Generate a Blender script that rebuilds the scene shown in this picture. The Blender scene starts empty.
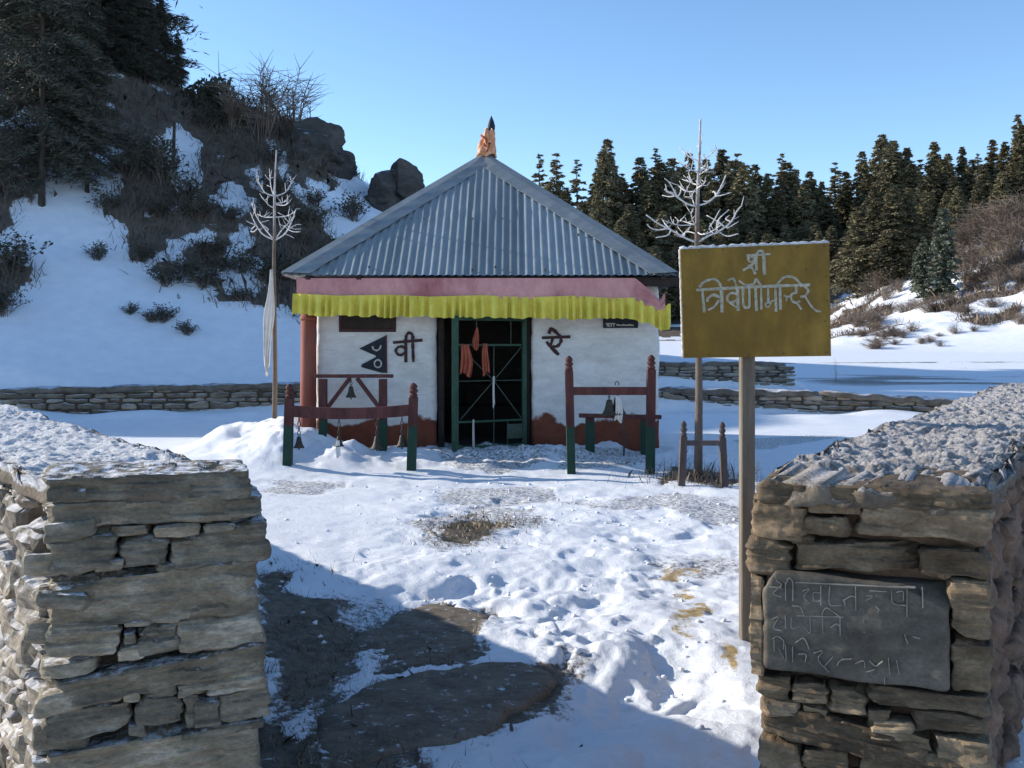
import bpy, math, random
import numpy as np
from mathutils import Vector, Matrix
R = math.radians
random.seed(7)
rng = np.random.default_rng(7)
scene = bpy.context.scene
C = scene.collection

# ---------------------------------------------------------------- camera, sky, sun, exposure
CAMZ, F, HOR = 1.55, 1000.0, 345.0          # eye height, focal length in pixels, horizon row of the photograph
cam_d = bpy.data.cameras.new('camera'); cam = bpy.data.objects.new('camera', cam_d); C.objects.link(cam)
cam.location = (0, 0, CAMZ); cam.rotation_euler = (R(90), 0, 0)
cam_d.sensor_width = 36; cam_d.lens = 36 * F / 1024; cam_d.shift_y = -(384 - HOR) / 1024
cam_d.clip_start = 0.05; cam_d.clip_end = 2000
scene.camera = cam
SUN_EL, SUN_AZ = 21.0, 17.0                 # elevation; degrees the sun stands beyond due left
sdir = Vector((-math.cos(R(SUN_AZ)) * math.cos(R(SUN_EL)), math.sin(R(SUN_AZ)) * math.cos(R(SUN_EL)), math.sin(R(SUN_EL))))
world = bpy.data.worlds.new('World'); scene.world = world; world.use_nodes = True
wn = world.node_tree.nodes; wl = world.node_tree.links
bg = wn['Background']; sky = wn.new('ShaderNodeTexSky'); sky.sky_type = 'NISHITA'; sky.sun_disc = False
sky.sun_elevation = R(SUN_EL); sky.sun_rotation = R(-(90 - SUN_AZ)); sky.altitude = 2800; sky.air_density = 1.0; sky.dust_density = 0.5; sky.ozone_density = 1.2
hs_w = wn.new('ShaderNodeHueSaturation'); hs_w.inputs['Hue'].default_value = .498; hs_w.inputs['Saturation'].default_value = 1.10; wl.new(sky.outputs[0], hs_w.inputs['Color']); wl.new(hs_w.outputs[0], bg.inputs[0]); bg.inputs[1].default_value = 0.15
sl = bpy.data.lights.new('sun', 'SUN'); sl.energy = 3.6; sl.angle = R(0.5); sl.color = (1.0, 0.93, 0.82)
sun = bpy.data.objects.new('sun', sl); C.objects.link(sun); sun.location = (-30, 10, 30)
sun.rotation_euler = (-sdir).to_track_quat('-Z', 'Y').to_euler()
vs = scene.view_settings; vs.view_transform = 'Standard'; vs.look = 'None'; vs.gamma = 1; vs.use_curve_mapping = False; vs.exposure = 0.85
scene.cycles.max_bounces = 6; scene.cycles.use_denoising = True

# ---------------------------------------------------------------- numeric helpers
def sstep(x, a, b):
    t = np.clip((np.asarray(x, float) - a) / (b - a), 0, 1); return t * t * (3 - 2 * t)
def _h(ix, iy, iz, s):
    n = (ix * 374761393 + iy * 668265263 + iz * 2147483647 + s * 1274126177) & 0xFFFFFFFF
    n = ((n ^ (n >> 13)) * 1274126177) & 0xFFFFFFFF
    n = ((n ^ (n >> 15)) * 2246822519) & 0xFFFFFFFF
    return ((n ^ (n >> 16)) & 0xFFFFFF) / float(0x7FFFFF) - 1.0
def n3(p, s=0):
    p = np.asarray(p, float); i = np.floor(p).astype(np.int64); f = p - i; f = f * f * f * (f * (f * 6 - 15) + 10)
    out = 0
    for dx in (0, 1):
        for dy in (0, 1):
            for dz in (0, 1):
                w = (f[:, 0] if dx else 1 - f[:, 0]) * (f[:, 1] if dy else 1 - f[:, 1]) * (f[:, 2] if dz else 1 - f[:, 2])
                out = out + w * _h(i[:, 0] + dx, i[:, 1] + dy, i[:, 2] + dz, s)
    return out
def n2(x, y, s=0):
    sh = np.shape(x); x = np.ravel(np.asarray(x, float)); y = np.ravel(np.asarray(y, float))
    ix = np.floor(x).astype(np.int64); iy = np.floor(y).astype(np.int64); fx = x - ix; fy = y - iy
    fx = fx**3 * (fx * (fx * 6 - 15) + 10); fy = fy**3 * (fy * (fy * 6 - 15) + 10); z = np.zeros_like(ix)
    return ((_h(ix, iy, z, s) * (1 - fx) + _h(ix + 1, iy, z, s) * fx) * (1 - fy) + (_h(ix, iy + 1, z, s) * (1 - fx) + _h(ix + 1, iy + 1, z, s) * fx) * fy).reshape(sh)
def fbm(x, y, oct=4, s=0, gain=.5):
    o = 0; a = 1; t = 0
    for k in range(oct):
        c, q = math.cos(.6 * k), math.sin(.6 * k)
        o = o + a * n2((x * c - y * q) * 2**k + 17.3 * k, (x * q + y * c) * 2**k - 9.1 * k, s + k); t += a; a *= gain
    return o / t
def inpoly(px, py, poly):
    r = np.zeros(np.shape(px), bool); n = len(poly); j = n - 1
    for i in range(n):
        xi, yi = poly[i]; xj, yj = poly[j]
        if yi != yj: r ^= ((yi > py) != (yj > py)) & (px < (xj - xi) * (py - yi) / (yj - yi) + xi)
        j = i
    return r
def P(px, py, Y): return Vector(((px - 512) * Y / F, Y, CAMZ - (py - HOR) * Y / F))

# ---------------------------------------------------------------- mesh helpers
class MB:
    def __init__(s): s.v = []; s.f = []; s.m = []
    def add(s, v, f, mi=0):
        o = len(s.v); s.v += [tuple(map(float, q)) for q in v]; s.f += [tuple(int(a) + o for a in q) for q in f]; s.m += [mi] * len(f); return s
    def box(s, lo, hi, mi=0, rot=0, bev=0.0):
        c = [(lo[k] + hi[k]) / 2 for k in range(3)]; h = [(hi[k] - lo[k]) / 2 for k in range(3)]
        b = min(bev, *(q * .45 for q in h))
        if b <= 0:
            v = [(x * h[0], y * h[1], z * h[2]) for z in (-1, 1) for y in (-1, 1) for x in (-1, 1)]
            f = [(0, 2, 3, 1), (4, 5, 7, 6), (0, 1, 5, 4), (2, 6, 7, 3), (0, 4, 6, 2), (1, 3, 7, 5)]
        else:
            v = []; f = []; idx = {}
            for z in (-1, 1):
                for y in (-1, 1):
                    for x in (-1, 1):
                        for ax in range(3):
                            q = [x * (h[0] - b), y * (h[1] - b), z * (h[2] - b)]; q[ax] += (x, y, z)[ax] * b
                            idx[(x, y, z, ax)] = len(v); v.append(tuple(q))
            def I(c, a): return idx[(c[0], c[1], c[2], a)]
            S = (-1, 1)
            for ax in range(3):
                a1, a2 = (ax + 1) % 3, (ax + 2) % 3
                for sg in S:
                    q = []
                    for (i, j) in ((-1, -1), (1, -1), (1, 1), (-1, 1)):
                        c3 = [0, 0, 0]; c3[ax] = sg; c3[a1] = i; c3[a2] = j; q.append(I(c3, ax))
                    f.append(q if sg > 0 else q[::-1])
                for i in S:
                    for j in S:
                        c0 = [0, 0, 0]; c0[a1] = i; c0[a2] = j; c1 = list(c0); c0[ax] = -1; c1[ax] = 1
                        q = [I(c0, a1), I(c1, a1), I(c1, a2), I(c0, a2)]; f.append(q if i * j < 0 else q[::-1])
            for z in S:
                for y in S:
                    for x in S:
                        q = [I((x, y, z), 0), I((x, y, z), 1), I((x, y, z), 2)]; f.append(q if x * y * z > 0 else q[::-1])
        ca, sa = math.cos(rot), math.sin(rot)
        s.add([(c[0] + x * ca - y * sa, c[1] + x * sa + y * ca, c[2] + z) for x, y, z in v], f, mi); return s
    def tube(s, pts, rad, n=6, mi=0, cap=True):
        pts = [Vector(p) for p in pts]; rad = rad if hasattr(rad, '__len__') else [rad] * len(pts)
        v = []; f = []; up = None
        for i, p in enumerate(pts):
            t = (pts[min(i + 1, len(pts) - 1)] - pts[max(i - 1, 0)])
            t = t.normalized() if t.length > 1e-9 else Vector((0, 0, 1))
            if up is None: up = Vector((0, 0, 1)) if abs(t.z) < .9 else Vector((1, 0, 0))
            a = t.cross(up)
            if a.length < 1e-4: a = t.orthogonal()
            a.normalize(); b = a.cross(t).normalized(); up = b
            for k in range(n):
                w = 2 * math.pi * k / n; v.append(p + (a * math.cos(w) + b * math.sin(w)) * rad[i])
        for i in range(len(pts) - 1):
            for k in range(n):
                k2 = (k + 1) % n; f.append((i * n + k, i * n + k2, (i + 1) * n + k2, (i + 1) * n + k))
        if cap and n > 2: f.append(tuple(range(n))[::-1]); f.append(tuple((len(pts) - 1) * n + k for k in range(n)))
        s.add(v, f, mi); return s
    def lathe(s, c, prof, n=14, mi=0):
        v = []; f = []
        for (r, z) in prof:
            for k in range(n): w = 2 * math.pi * k / n; v.append((c[0] + r * math.cos(w), c[1] + r * math.sin(w), c[2] + z))
        for i in range(len(prof) - 1):
            for k in range(n): k2 = (k + 1) % n; f.append((i * n + k, i * n + k2, (i + 1) * n + k2, (i + 1) * n + k))
        f.append(tuple(range(n))[::-1]); f.append(tuple((len(prof) - 1) * n + k for k in range(n)))
        s.add(v, f, mi); return s
    def strokes(s, lines, to3d, width, thick, nrm, mi=0):
        """brush strokes: smooth polylines (2-D) mapped onto a plane as slim raised ribbons"""
        for li in lines:
            w = width
            if isinstance(li, tuple) and not isinstance(li[0], tuple): w, li = li
            pts = smooth(li, 5) if len(li) > 2 else li
            pts = [np.array(p, float) for p in pts]; v = []; f = []
            for i, p in enumerate(pts):
                t = pts[min(i + 1, len(pts) - 1)] - pts[max(i - 1, 0)]; t = t / (np.linalg.norm(t) + 1e-9); q = np.array((-t[1], t[0]))
                e = -t * w * .3 if i == 0 else (t * w * .3 if i == len(pts) - 1 else 0)
                ww = w * (.5 + .10 * math.sin(i * 1.1 + p[0]) + .05 * math.sin(i * 2.9 + p[1]))
                A = to3d(*(p + q * ww + e)); B = to3d(*(p - q * ww + e)); lift = Vector(nrm) * (thick + .0004 * random.random())
                v += [A + lift, B + lift, A - Vector(nrm) * .004, B - Vector(nrm) * .004]
                if i:
                    o = 4 * (i - 1); f += [(o, o + 1, o + 5, o + 4), (o, o + 4, o + 6, o + 2), (o + 1, o + 3, o + 7, o + 5)]
            o = 4 * (len(pts) - 1); f += [(0, 2, 3, 1), (o, o + 1, o + 3, o + 2)]
            s.add(v, f, mi)
        return s
def smooth(pts, n=5):
    p = [np.array(q, float) for q in pts]; p = [2 * p[0] - p[1]] + p + [2 * p[-1] - p[-2]]; out = []
    for i in range(1, len(p) - 2):
        for k in range(n):
            t = k / n; a, b, c, d = p[i - 1:i + 3]
            out.append(.5 * ((2 * b) + (c - a) * t + (2 * a - 5 * b + 4 * c - d) * t * t + (3 * b - a - 3 * c + d) * t**3))
    out.append(p[-2]); return [tuple(q) for q in out]
WORLD = {}
def mesh_np(name, v, f, mats, smooth_sh=False, mi=None):
    me = bpy.data.meshes.new(name)
    if isinstance(f, np.ndarray):
        v = np.asarray(v, np.float32); nf, k = f.shape
        me.vertices.add(len(v)); me.vertices.foreach_set('co', v.ravel()); me.loops.add(nf * k); me.polygons.add(nf)
        me.loops.foreach_set('vertex_index', f.astype(np.int32).ravel()); me.polygons.foreach_set('loop_start', np.arange(0, nf * k, k, dtype=np.int32))
        me.update(calc_edges=True)
    else:
        me.from_pydata(v, [], f); me.update()
    for m in (mats if isinstance(mats, (list, tuple)) else [mats]): me.materials.append(m)
    if mi is not None: me.polygons.foreach_set('material_index', np.asarray(mi, np.int32))
    if smooth_sh: me.polygons.foreach_set('use_smooth', np.ones(len(me.polygons), bool))
    return me
def obj(name, mb, mats, parent=None, sm=False, origin=None):
    """mb holds world coordinates; the object's origin goes to the base of its bounds"""
    v = np.array(mb.v, float)
    if origin is None: lo, hi = v.min(0), v.max(0); origin = Vector(((lo[0] + hi[0]) / 2, (lo[1] + hi[1]) / 2, lo[2]))
    origin = Vector(origin)
    me = mesh_np(name, [tuple(q) for q in v - np.array(origin)], mb.f, mats, sm, mb.m)
    o = bpy.data.objects.new(name, me); C.objects.link(o); WORLD[o.name] = origin
    if parent is not None: o.parent = parent; o.location = origin - WORLD[parent.name]
    else: o.location = origin
    return o
def tag(o, label=None, cat=None, group=None, kind=None):
    if label: o['label'] = label
    if cat: o['category'] = cat
    if group: o['group'] = group
    if kind: o['kind'] = kind
    return o
def empty(name, loc, label, cat, group=None):
    o = bpy.data.objects.new(name, None); C.objects.link(o); o.location = loc; WORLD[o.name] = Vector(loc); o.empty_display_size = .2
    return tag(o, label, cat, group)
def copy_tree(o, parent=None):
    c = o.copy(); C.objects.link(c); c.parent = parent
    for ch in [x for x in o.children]: copy_tree(ch, c)
    return c

# ---------------------------------------------------------------- materials
def mat(name, c1, c2=None, scale=6, rough=.85, bump=0, bscale=30, stretch=(1, 1, 1), island=0, metal=0, top=None, spec=.3, detail=6, c3=None, rnd=0, grain=None, tint=None, ridged=False):
    m = bpy.data.materials.new(name); m.use_nodes = True; N = m.node_tree.nodes; L = m.node_tree.links; b = N['Principled BSDF']
    b.inputs['Roughness'].default_value = rough; b.inputs['Metallic'].default_value = metal; b.inputs['Specular IOR Level'].default_value = spec
    tc = N.new('ShaderNodeTexCoord'); mp = N.new('ShaderNodeMapping'); mp.inputs['Scale'].default_value = stretch; L.new(tc.outputs['Object'], mp.inputs[0])
    vec = mp.outputs[0]
    if island:
        ge = N.new('ShaderNodeNewGeometry'); va = N.new('ShaderNodeVectorMath'); va.operation = 'MULTIPLY_ADD'
        cb = N.new('ShaderNodeCombineXYZ'); 
        for k in range(3): L.new(ge.outputs['Random Per Island'], cb.inputs[k])
        va.inputs[1].default_value = (37, 53, 71); L.new(cb.outputs[0], va.inputs[0]); L.new(vec, va.inputs[2]); vec = va.outputs[0]
    nz = N.new('ShaderNodeTexNoise'); nz.inputs['Scale'].default_value = scale; nz.inputs['Detail'].default_value = detail; nz.inputs['Roughness'].default_value = .65; L.new(vec, nz.inputs['Vector'])
    rp = N.new('ShaderNodeValToRGB'); L.new(nz.outputs[0], rp.inputs[0]); e = rp.color_ramp.elements
    e[0].position = .32; e[1].position = .68; e[0].color = (*c1, 1); e[1].color = (*(c2 or c1), 1)
    if c3: q = e.new(.52); q.color = (*c3, 1)
    col = rp.outputs[0]
    if island or rnd:
        if rnd: src = N.new('ShaderNodeObjectInfo').outputs['Random']
        else: src = ge.outputs['Random Per Island']
        mr = N.new('ShaderNodeMapRange'); a = island or rnd; mr.inputs[3].default_value = 1 - a; mr.inputs[4].default_value = 1 + a; L.new(src, mr.inputs[0])
        hs = N.new('ShaderNodeHueSaturation'); L.new(mr.outputs[0], hs.inputs['Value']); L.new(col, hs.inputs['Color']); col = hs.outputs[0]
    if tint:
        mw = N.new('ShaderNodeMath'); mw.operation = 'FRACT'; mm = N.new('ShaderNodeMath'); mm.operation = 'MULTIPLY'; mm.inputs[1].default_value = 7.13
        L.new(ge.outputs['Random Per Island'], mm.inputs[0]); L.new(mm.outputs[0], mw.inputs[0])
        tm = N.new('ShaderNodeMix'); tm.data_type = 'RGBA'; tm.blend_type = 'MULTIPLY'; L.new(mw.outputs[0], tm.inputs[0]); L.new(col, tm.inputs[6]); tm.inputs[7].default_value = (*tint, 1); col = tm.outputs[2]
    if grain:      # mineral specks and small dirt
        ng = N.new('ShaderNodeTexNoise'); ng.inputs['Scale'].default_value = grain[0]; ng.inputs['Detail'].default_value = 8; ng.inputs['Roughness'].default_value = .8; L.new(vec, ng.inputs['Vector'])
        gm = N.new('ShaderNodeMapRange'); gm.inputs[1].default_value = .3; gm.inputs[2].default_value = .7; gm.inputs[3].default_value = 1 - grain[1]; gm.inputs[4].default_value = 1 + grain[1]; L.new(ng.outputs[0], gm.inputs[0])
        gh = N.new('ShaderNodeHueSaturation'); L.new(gm.outputs[0], gh.inputs['Value']); L.new(col, gh.inputs['Color']); col = gh.outputs[0]
    if top:        # a deposit of frost or snow lying on upward faces
        tcol, lo, hi, amt, ts = top
        g2 = N.new('ShaderNodeNewGeometry'); sx = N.new('ShaderNodeSeparateXYZ'); L.new(g2.outputs['Normal'], sx.inputs[0])
        n2_ = N.new('ShaderNodeTexNoise'); n2_.inputs['Scale'].default_value = ts; n2_.inputs['Detail'].default_value = 8; n2_.inputs['Roughness'].default_value = .7; L.new(tc.outputs['Object'], n2_.inputs['Vector'])
        ad = N.new('ShaderNodeMath'); ad.operation = 'MULTIPLY_ADD'; ad.inputs[1].default_value = amt; L.new(n2_.outputs[0], ad.inputs[0]); L.new(sx.outputs[2], ad.inputs[2])
        mr2 = N.new('ShaderNodeMapRange'); mr2.inputs[1].default_value = lo + amt * .5; mr2.inputs[2].default_value = hi + amt * .5; L.new(ad.outputs[0], mr2.inputs[0])
        mx = N.new('ShaderNodeMix'); mx.data_type = 'RGBA'; L.new(mr2.outputs[0], mx.inputs[0]); L.new(col, mx.inputs[6]); mx.inputs[7].default_value = (*tcol, 1); col = mx.outputs[2]
    L.new(col, b.inputs['Base Color'])
    if bump:
        nb = N.new('ShaderNodeTexNoise'); nb.noise_type = 'RIDGED_MULTIFRACTAL' if ridged else 'FBM'; nb.inputs['Scale'].default_value = bscale; nb.inputs['Detail'].default_value = 8; nb.inputs['Roughness'].default_value = .7; L.new(vec, nb.inputs['Vector'])
        bp = N.new('ShaderNodeBump'); bp.inputs['Strength'].default_value = bump; bp.inputs['Distance'].default_value = .012 if ridged else .03; L.new(nb.outputs[0], bp.inputs['Height']); L.new(bp.outputs[0], b.inputs['Normal'])
    return m
def height_mix(m, z, soft, colour, noise=.3, nscale=5):
    """paint a second coat of colour below world height z, with an uneven brushed edge"""
    N = m.node_tree.nodes; L = m.node_tree.links; b = N['Principled BSDF']; old = b.inputs['Base Color'].links[0].from_socket
    g = N.new('ShaderNodeNewGeometry'); sx = N.new('ShaderNodeSeparateXYZ'); L.new(g.outputs['Position'], sx.inputs[0])
    nz = N.new('ShaderNodeTexNoise'); nz.inputs['Scale'].default_value = nscale; nz.inputs['Detail'].default_value = 5; L.new(g.outputs['Position'], nz.inputs['Vector'])
    ma = N.new('ShaderNodeMath'); ma.operation = 'MULTIPLY_ADD'; ma.inputs[1].default_value = noise; L.new(nz.outputs[0], ma.inputs[0]); L.new(sx.outputs[2], ma.inputs[2])
    mr = N.new('ShaderNodeMapRange'); mr.inputs[1].default_value = z + noise * .5 - soft; mr.inputs[2].default_value = z + noise * .5 + soft; L.new(ma.outputs[0], mr.inputs[0])
    mx = N.new('ShaderNodeMix'); mx.data_type = 'RGBA'; L.new(mr.outputs[0], mx.inputs[0]); L.new(old, mx.inputs[7]); mx.inputs[6].default_value = (*colour, 1)
    nv = N.new('ShaderNodeTexNoise'); nv.inputs['Scale'].default_value = 9; nv.inputs['Detail'].default_value = 5; L.new(g.outputs['Position'], nv.inputs['Vector'])
    mv = N.new('ShaderNodeMapRange'); mv.inputs[3].default_value = .6; mv.inputs[4].default_value = 1.3; L.new(nv.outputs[0], mv.inputs[0])
    hs = N.new('ShaderNodeHueSaturation'); hs.inputs['Color'].default_value = (*colour, 1); L.new(mv.outputs[0], hs.inputs['Value']); L.new(hs.outputs[0], mx.inputs[6])
    L.new(mx.outputs[2], b.inputs['Base Color']); return m
FROST = (.82, .84, .88)
M = {}
M['stone'] = mat('dry stone', (.125, .102, .07), (.375, .325, .24), 5, .9, .8, 14, (1, 1, 2.6), .40, c3=(.21, .17, .115), detail=10, grain=(60, .45), tint=(.72, .76, .82), ridged=True, top=((.74, .74, .76), .93, 1.08, .9, 24))
M['stone_frosted'] = mat('frosted stone', (.11, .085, .06), (.30, .25, .19), 7, .9, .9, 14, (1, 1, 1.6), .35, top=((.68, .66, .66), .55, 1.05, 1.3, 22), grain=(50, .45), ridged=True)  # stone with a frost deposit, for the left wall's outer face
M['stone_brown'] = mat('earthy stone', (.10, .07, .042), (.32, .235, .145), 6, .92, .9, 14, (1, 1, 2.0), .4, c3=(.19, .135, .083), detail=10, grain=(60, .45), tint=(.70, .66, .62), ridged=True)
M['stone_far'] = mat('far dry stone', (.12, .095, .068), (.34, .275, .20), 3, .9, .5, 12, (1, 1, 2), .45, top=((.75, .77, .82), .55, 1.0, .5, 4), grain=(20, .4))
M['core'] = mat('earth mortar', (.06, .047, .033), (.15, .115, .078), 9, .95, .8, 30)
M['mud'] = mat('mud render', (.085, .05, .032), (.235, .145, .092), 5, .95, .9, 12, grain=(45, .45), ridged=True)
M['cap'] = mat('frosted earth', (.15, .115, .085), (.29, .23, .165), 12, .95, 1.0, 40, top=((.70, .67, .66), .45, 1.2, 2.0, 75))
M['cap_left'] = mat('thick frosted earth', (.15, .12, .09), (.28, .22, .16), 12, .95, 1.0, 40, top=((.80, .80, .81), .45, .9, 1.9, 42))
M['slate'] = mat('slate', (.055, .044, .033), (.14, .118, .09), 6, .7, .5, 14, (1, 1, 1.5), grain=(70, .35), ridged=True)
M['groove'] = mat('scratched slate', (.13, .12, .10), (.30, .275, .23), 20, .9)
M['flag'] = mat('flagstone', (.085, .066, .047), (.20, .16, .118), 6, .85, .7, 12, (1, 1.6, 1), top=((.68, .70, .74), 1.07, 1.18, .9, 16), grain=(50, .4), ridged=True)
M['white_wall'] = mat('whitewash', (.60, .57, .51), (.80, .78, .73), 2.6, .9, .7, 7, (1, 1, 2.2), detail=10, c3=(.72, .69, .64), grain=(14, .12))
height_mix(M['white_wall'], .53, .02, (.20, .06, .033), .5, 2.6)
M['wood_red'] = mat('red brown paint', (.055, .018, .017), (.135, .047, .04), 9, .75, .3, 40, (1, 1, .2), grain=(25, .3))
M['post_paint'] = mat('red brown post paint', (.055, .018, .017), (.125, .044, .037), 9, .75, .35, 40, (1, 1, .2), grain=(28, .3)); height_mix(M['post_paint'], .58, .02, (.017, .052, .034), .05, 8)
M['post_grey'] = mat('weathered post paint', (.06, .045, .045), (.14, .11, .10), 9, .8, .3, 40, (1, 1, .2))
M['pillar'] = mat('red ochre pillar', (.19, .06, .04), (.30, .10, .07), 5, .8, .25, 20, (1, 1, .3))
M['green'] = mat('green metal paint', (.016, .052, .031), (.042, .095, .06), 10, .6, .1, 60, grain=(35, .35))
M['rod'] = mat('dull green rod', (.035, .055, .042), (.075, .10, .075), 20, .6)
M['tin'] = mat('corrugated tin', (.165, .195, .205), (.29, .32, .33), 1.3, .55, .12, 25, (1.4, .3, .3), island=.13, metal=.1, c3=(.225, .255, .265), spec=.5, grain=(5, .18), top=((.17, .125, .10), 1.12, 1.45, 2.0, 3.5))
M['tin_cap'] = mat('tin hip cap', (.16, .185, .195), (.24, .265, .275), 2.5, .55, .1, 25, metal=.1, spec=.5, grain=(8, .14))
M['pink'] = mat('faded pink cloth', (.32, .10, .10), (.68, .34, .31), 1.8, .9, .2, 50, (1, 1, .6), c3=(.56, .26, .245), grain=(12, .12))
M['yellow'] = mat('yellow cloth', (.62, .51, .07), (.82, .69, .13), 4, .85, .15, 60)
M['orange'] = mat('orange red cloth', (.28, .055, .033), (.43, .125, .065), 7, .85)
M['peach'] = mat('peach cloth', (.62, .27, .13), (.78, .62, .54), 14, .85, c3=(.66, .28, .12))
M['white_cloth'] = mat('white cloth', (.62, .58, .52), (.78, .76, .72), 6, .9, .2, 40)
M['dark'] = mat('dark old wood', (.022, .016, .013), (.05, .037, .03), 6, .8, .2, 20)
M['dark_plaster'] = mat('dark plaster', (.10, .09, .08), (.20, .18, .155), 3, .9, .3, 10)  # even dark tone for the shrine's inner lining
M['ink'] = mat('dark maroon paint', (.035, .015, .015), (.07, .03, .028), 20, .7)
M['ink_blue'] = mat('blue black paint', (.012, .014, .02), (.03, .032, .042), 12, .7)
M['paint_pale'] = mat('pale paint', (.40, .385, .33), (.6, .58, .5), 20, .8)
M['bronze'] = mat('old bronze', (.025, .022, .017), (.075, .066, .045), 25, .6, .2, 60, metal=.2)
M['iron'] = mat('iron', (.03, .03, .03), (.08, .07, .06), 30, .6)
M['board'] = mat('yellow sign paint', (.155, .083, .010), (.285, .165, .024), 5, .6, .08, 30, (1, 1, .5), c3=(.205, .115, .012), grain=(9, .22))
M['lettering'] = mat('worn white paint', (.24, .20, .11), (.50, .47, .38), 38, .8, detail=5)
M['sign_post'] = mat('sign post wood', (.13, .105, .078), (.27, .225, .17), 7, .8, .3, 30, (1, 1, .12), grain=(30, .25))
M['bark'] = mat('conifer bark', (.035, .028, .022), (.085, .068, .055), 6, .95, .5, 12, (1, 1, .3))
M['bark_frost'] = mat('frosted sapling bark', (.24, .205, .18), (.60, .58, .57), 22, .9, .3, 40, (1, 1, .5)); height_mix(M['bark_frost'], 3.35, .45, (.15, .115, .09), .8, 3)
M['frost'] = mat('hoar frost', (.36, .32, .29), (.82, .81, .81), 45, .85)
M['needle_near'] = mat('dark needles', (.040, .041, .029), (.092, .090, .066), .8, .8, rnd=.2)
M['needle_far'] = mat('far needles', (.10, .088, .046), (.215, .182, .105), .35, .8, rnd=.28)
M['needle_frost'] = mat('frosted needles', (.07, .08, .05), (.17, .18, .13), .5, .8)
M['twig'] = mat('bare twigs', (.13, .095, .072), (.265, .205, .158), 3, .9, rnd=.25)
M['twig_grey'] = mat('grey twigs', (.085, .068, .055), (.19, .155, .125), 3, .9, rnd=.25)
M['leaf'] = mat('evergreen leaves', (.03, .035, .022), (.075, .08, .055), 3, .7)
M['straw'] = mat('dry straw', (.24, .16, .07), (.50, .36, .17), 6, .9)
M['dry_grass'] = mat('dead grass', (.12, .10, .07), (.32, .27, .20), 5, .9)
M['rock'] = mat('dark rock', (.03, .027, .025), (.105, .092, .08), .9, .9, .9, 2.5, (1, 1, 1.6), top=((.8, .83, .88), .88, 1.1, .5, 1.2), grain=(8, .45), ridged=True)

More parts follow.
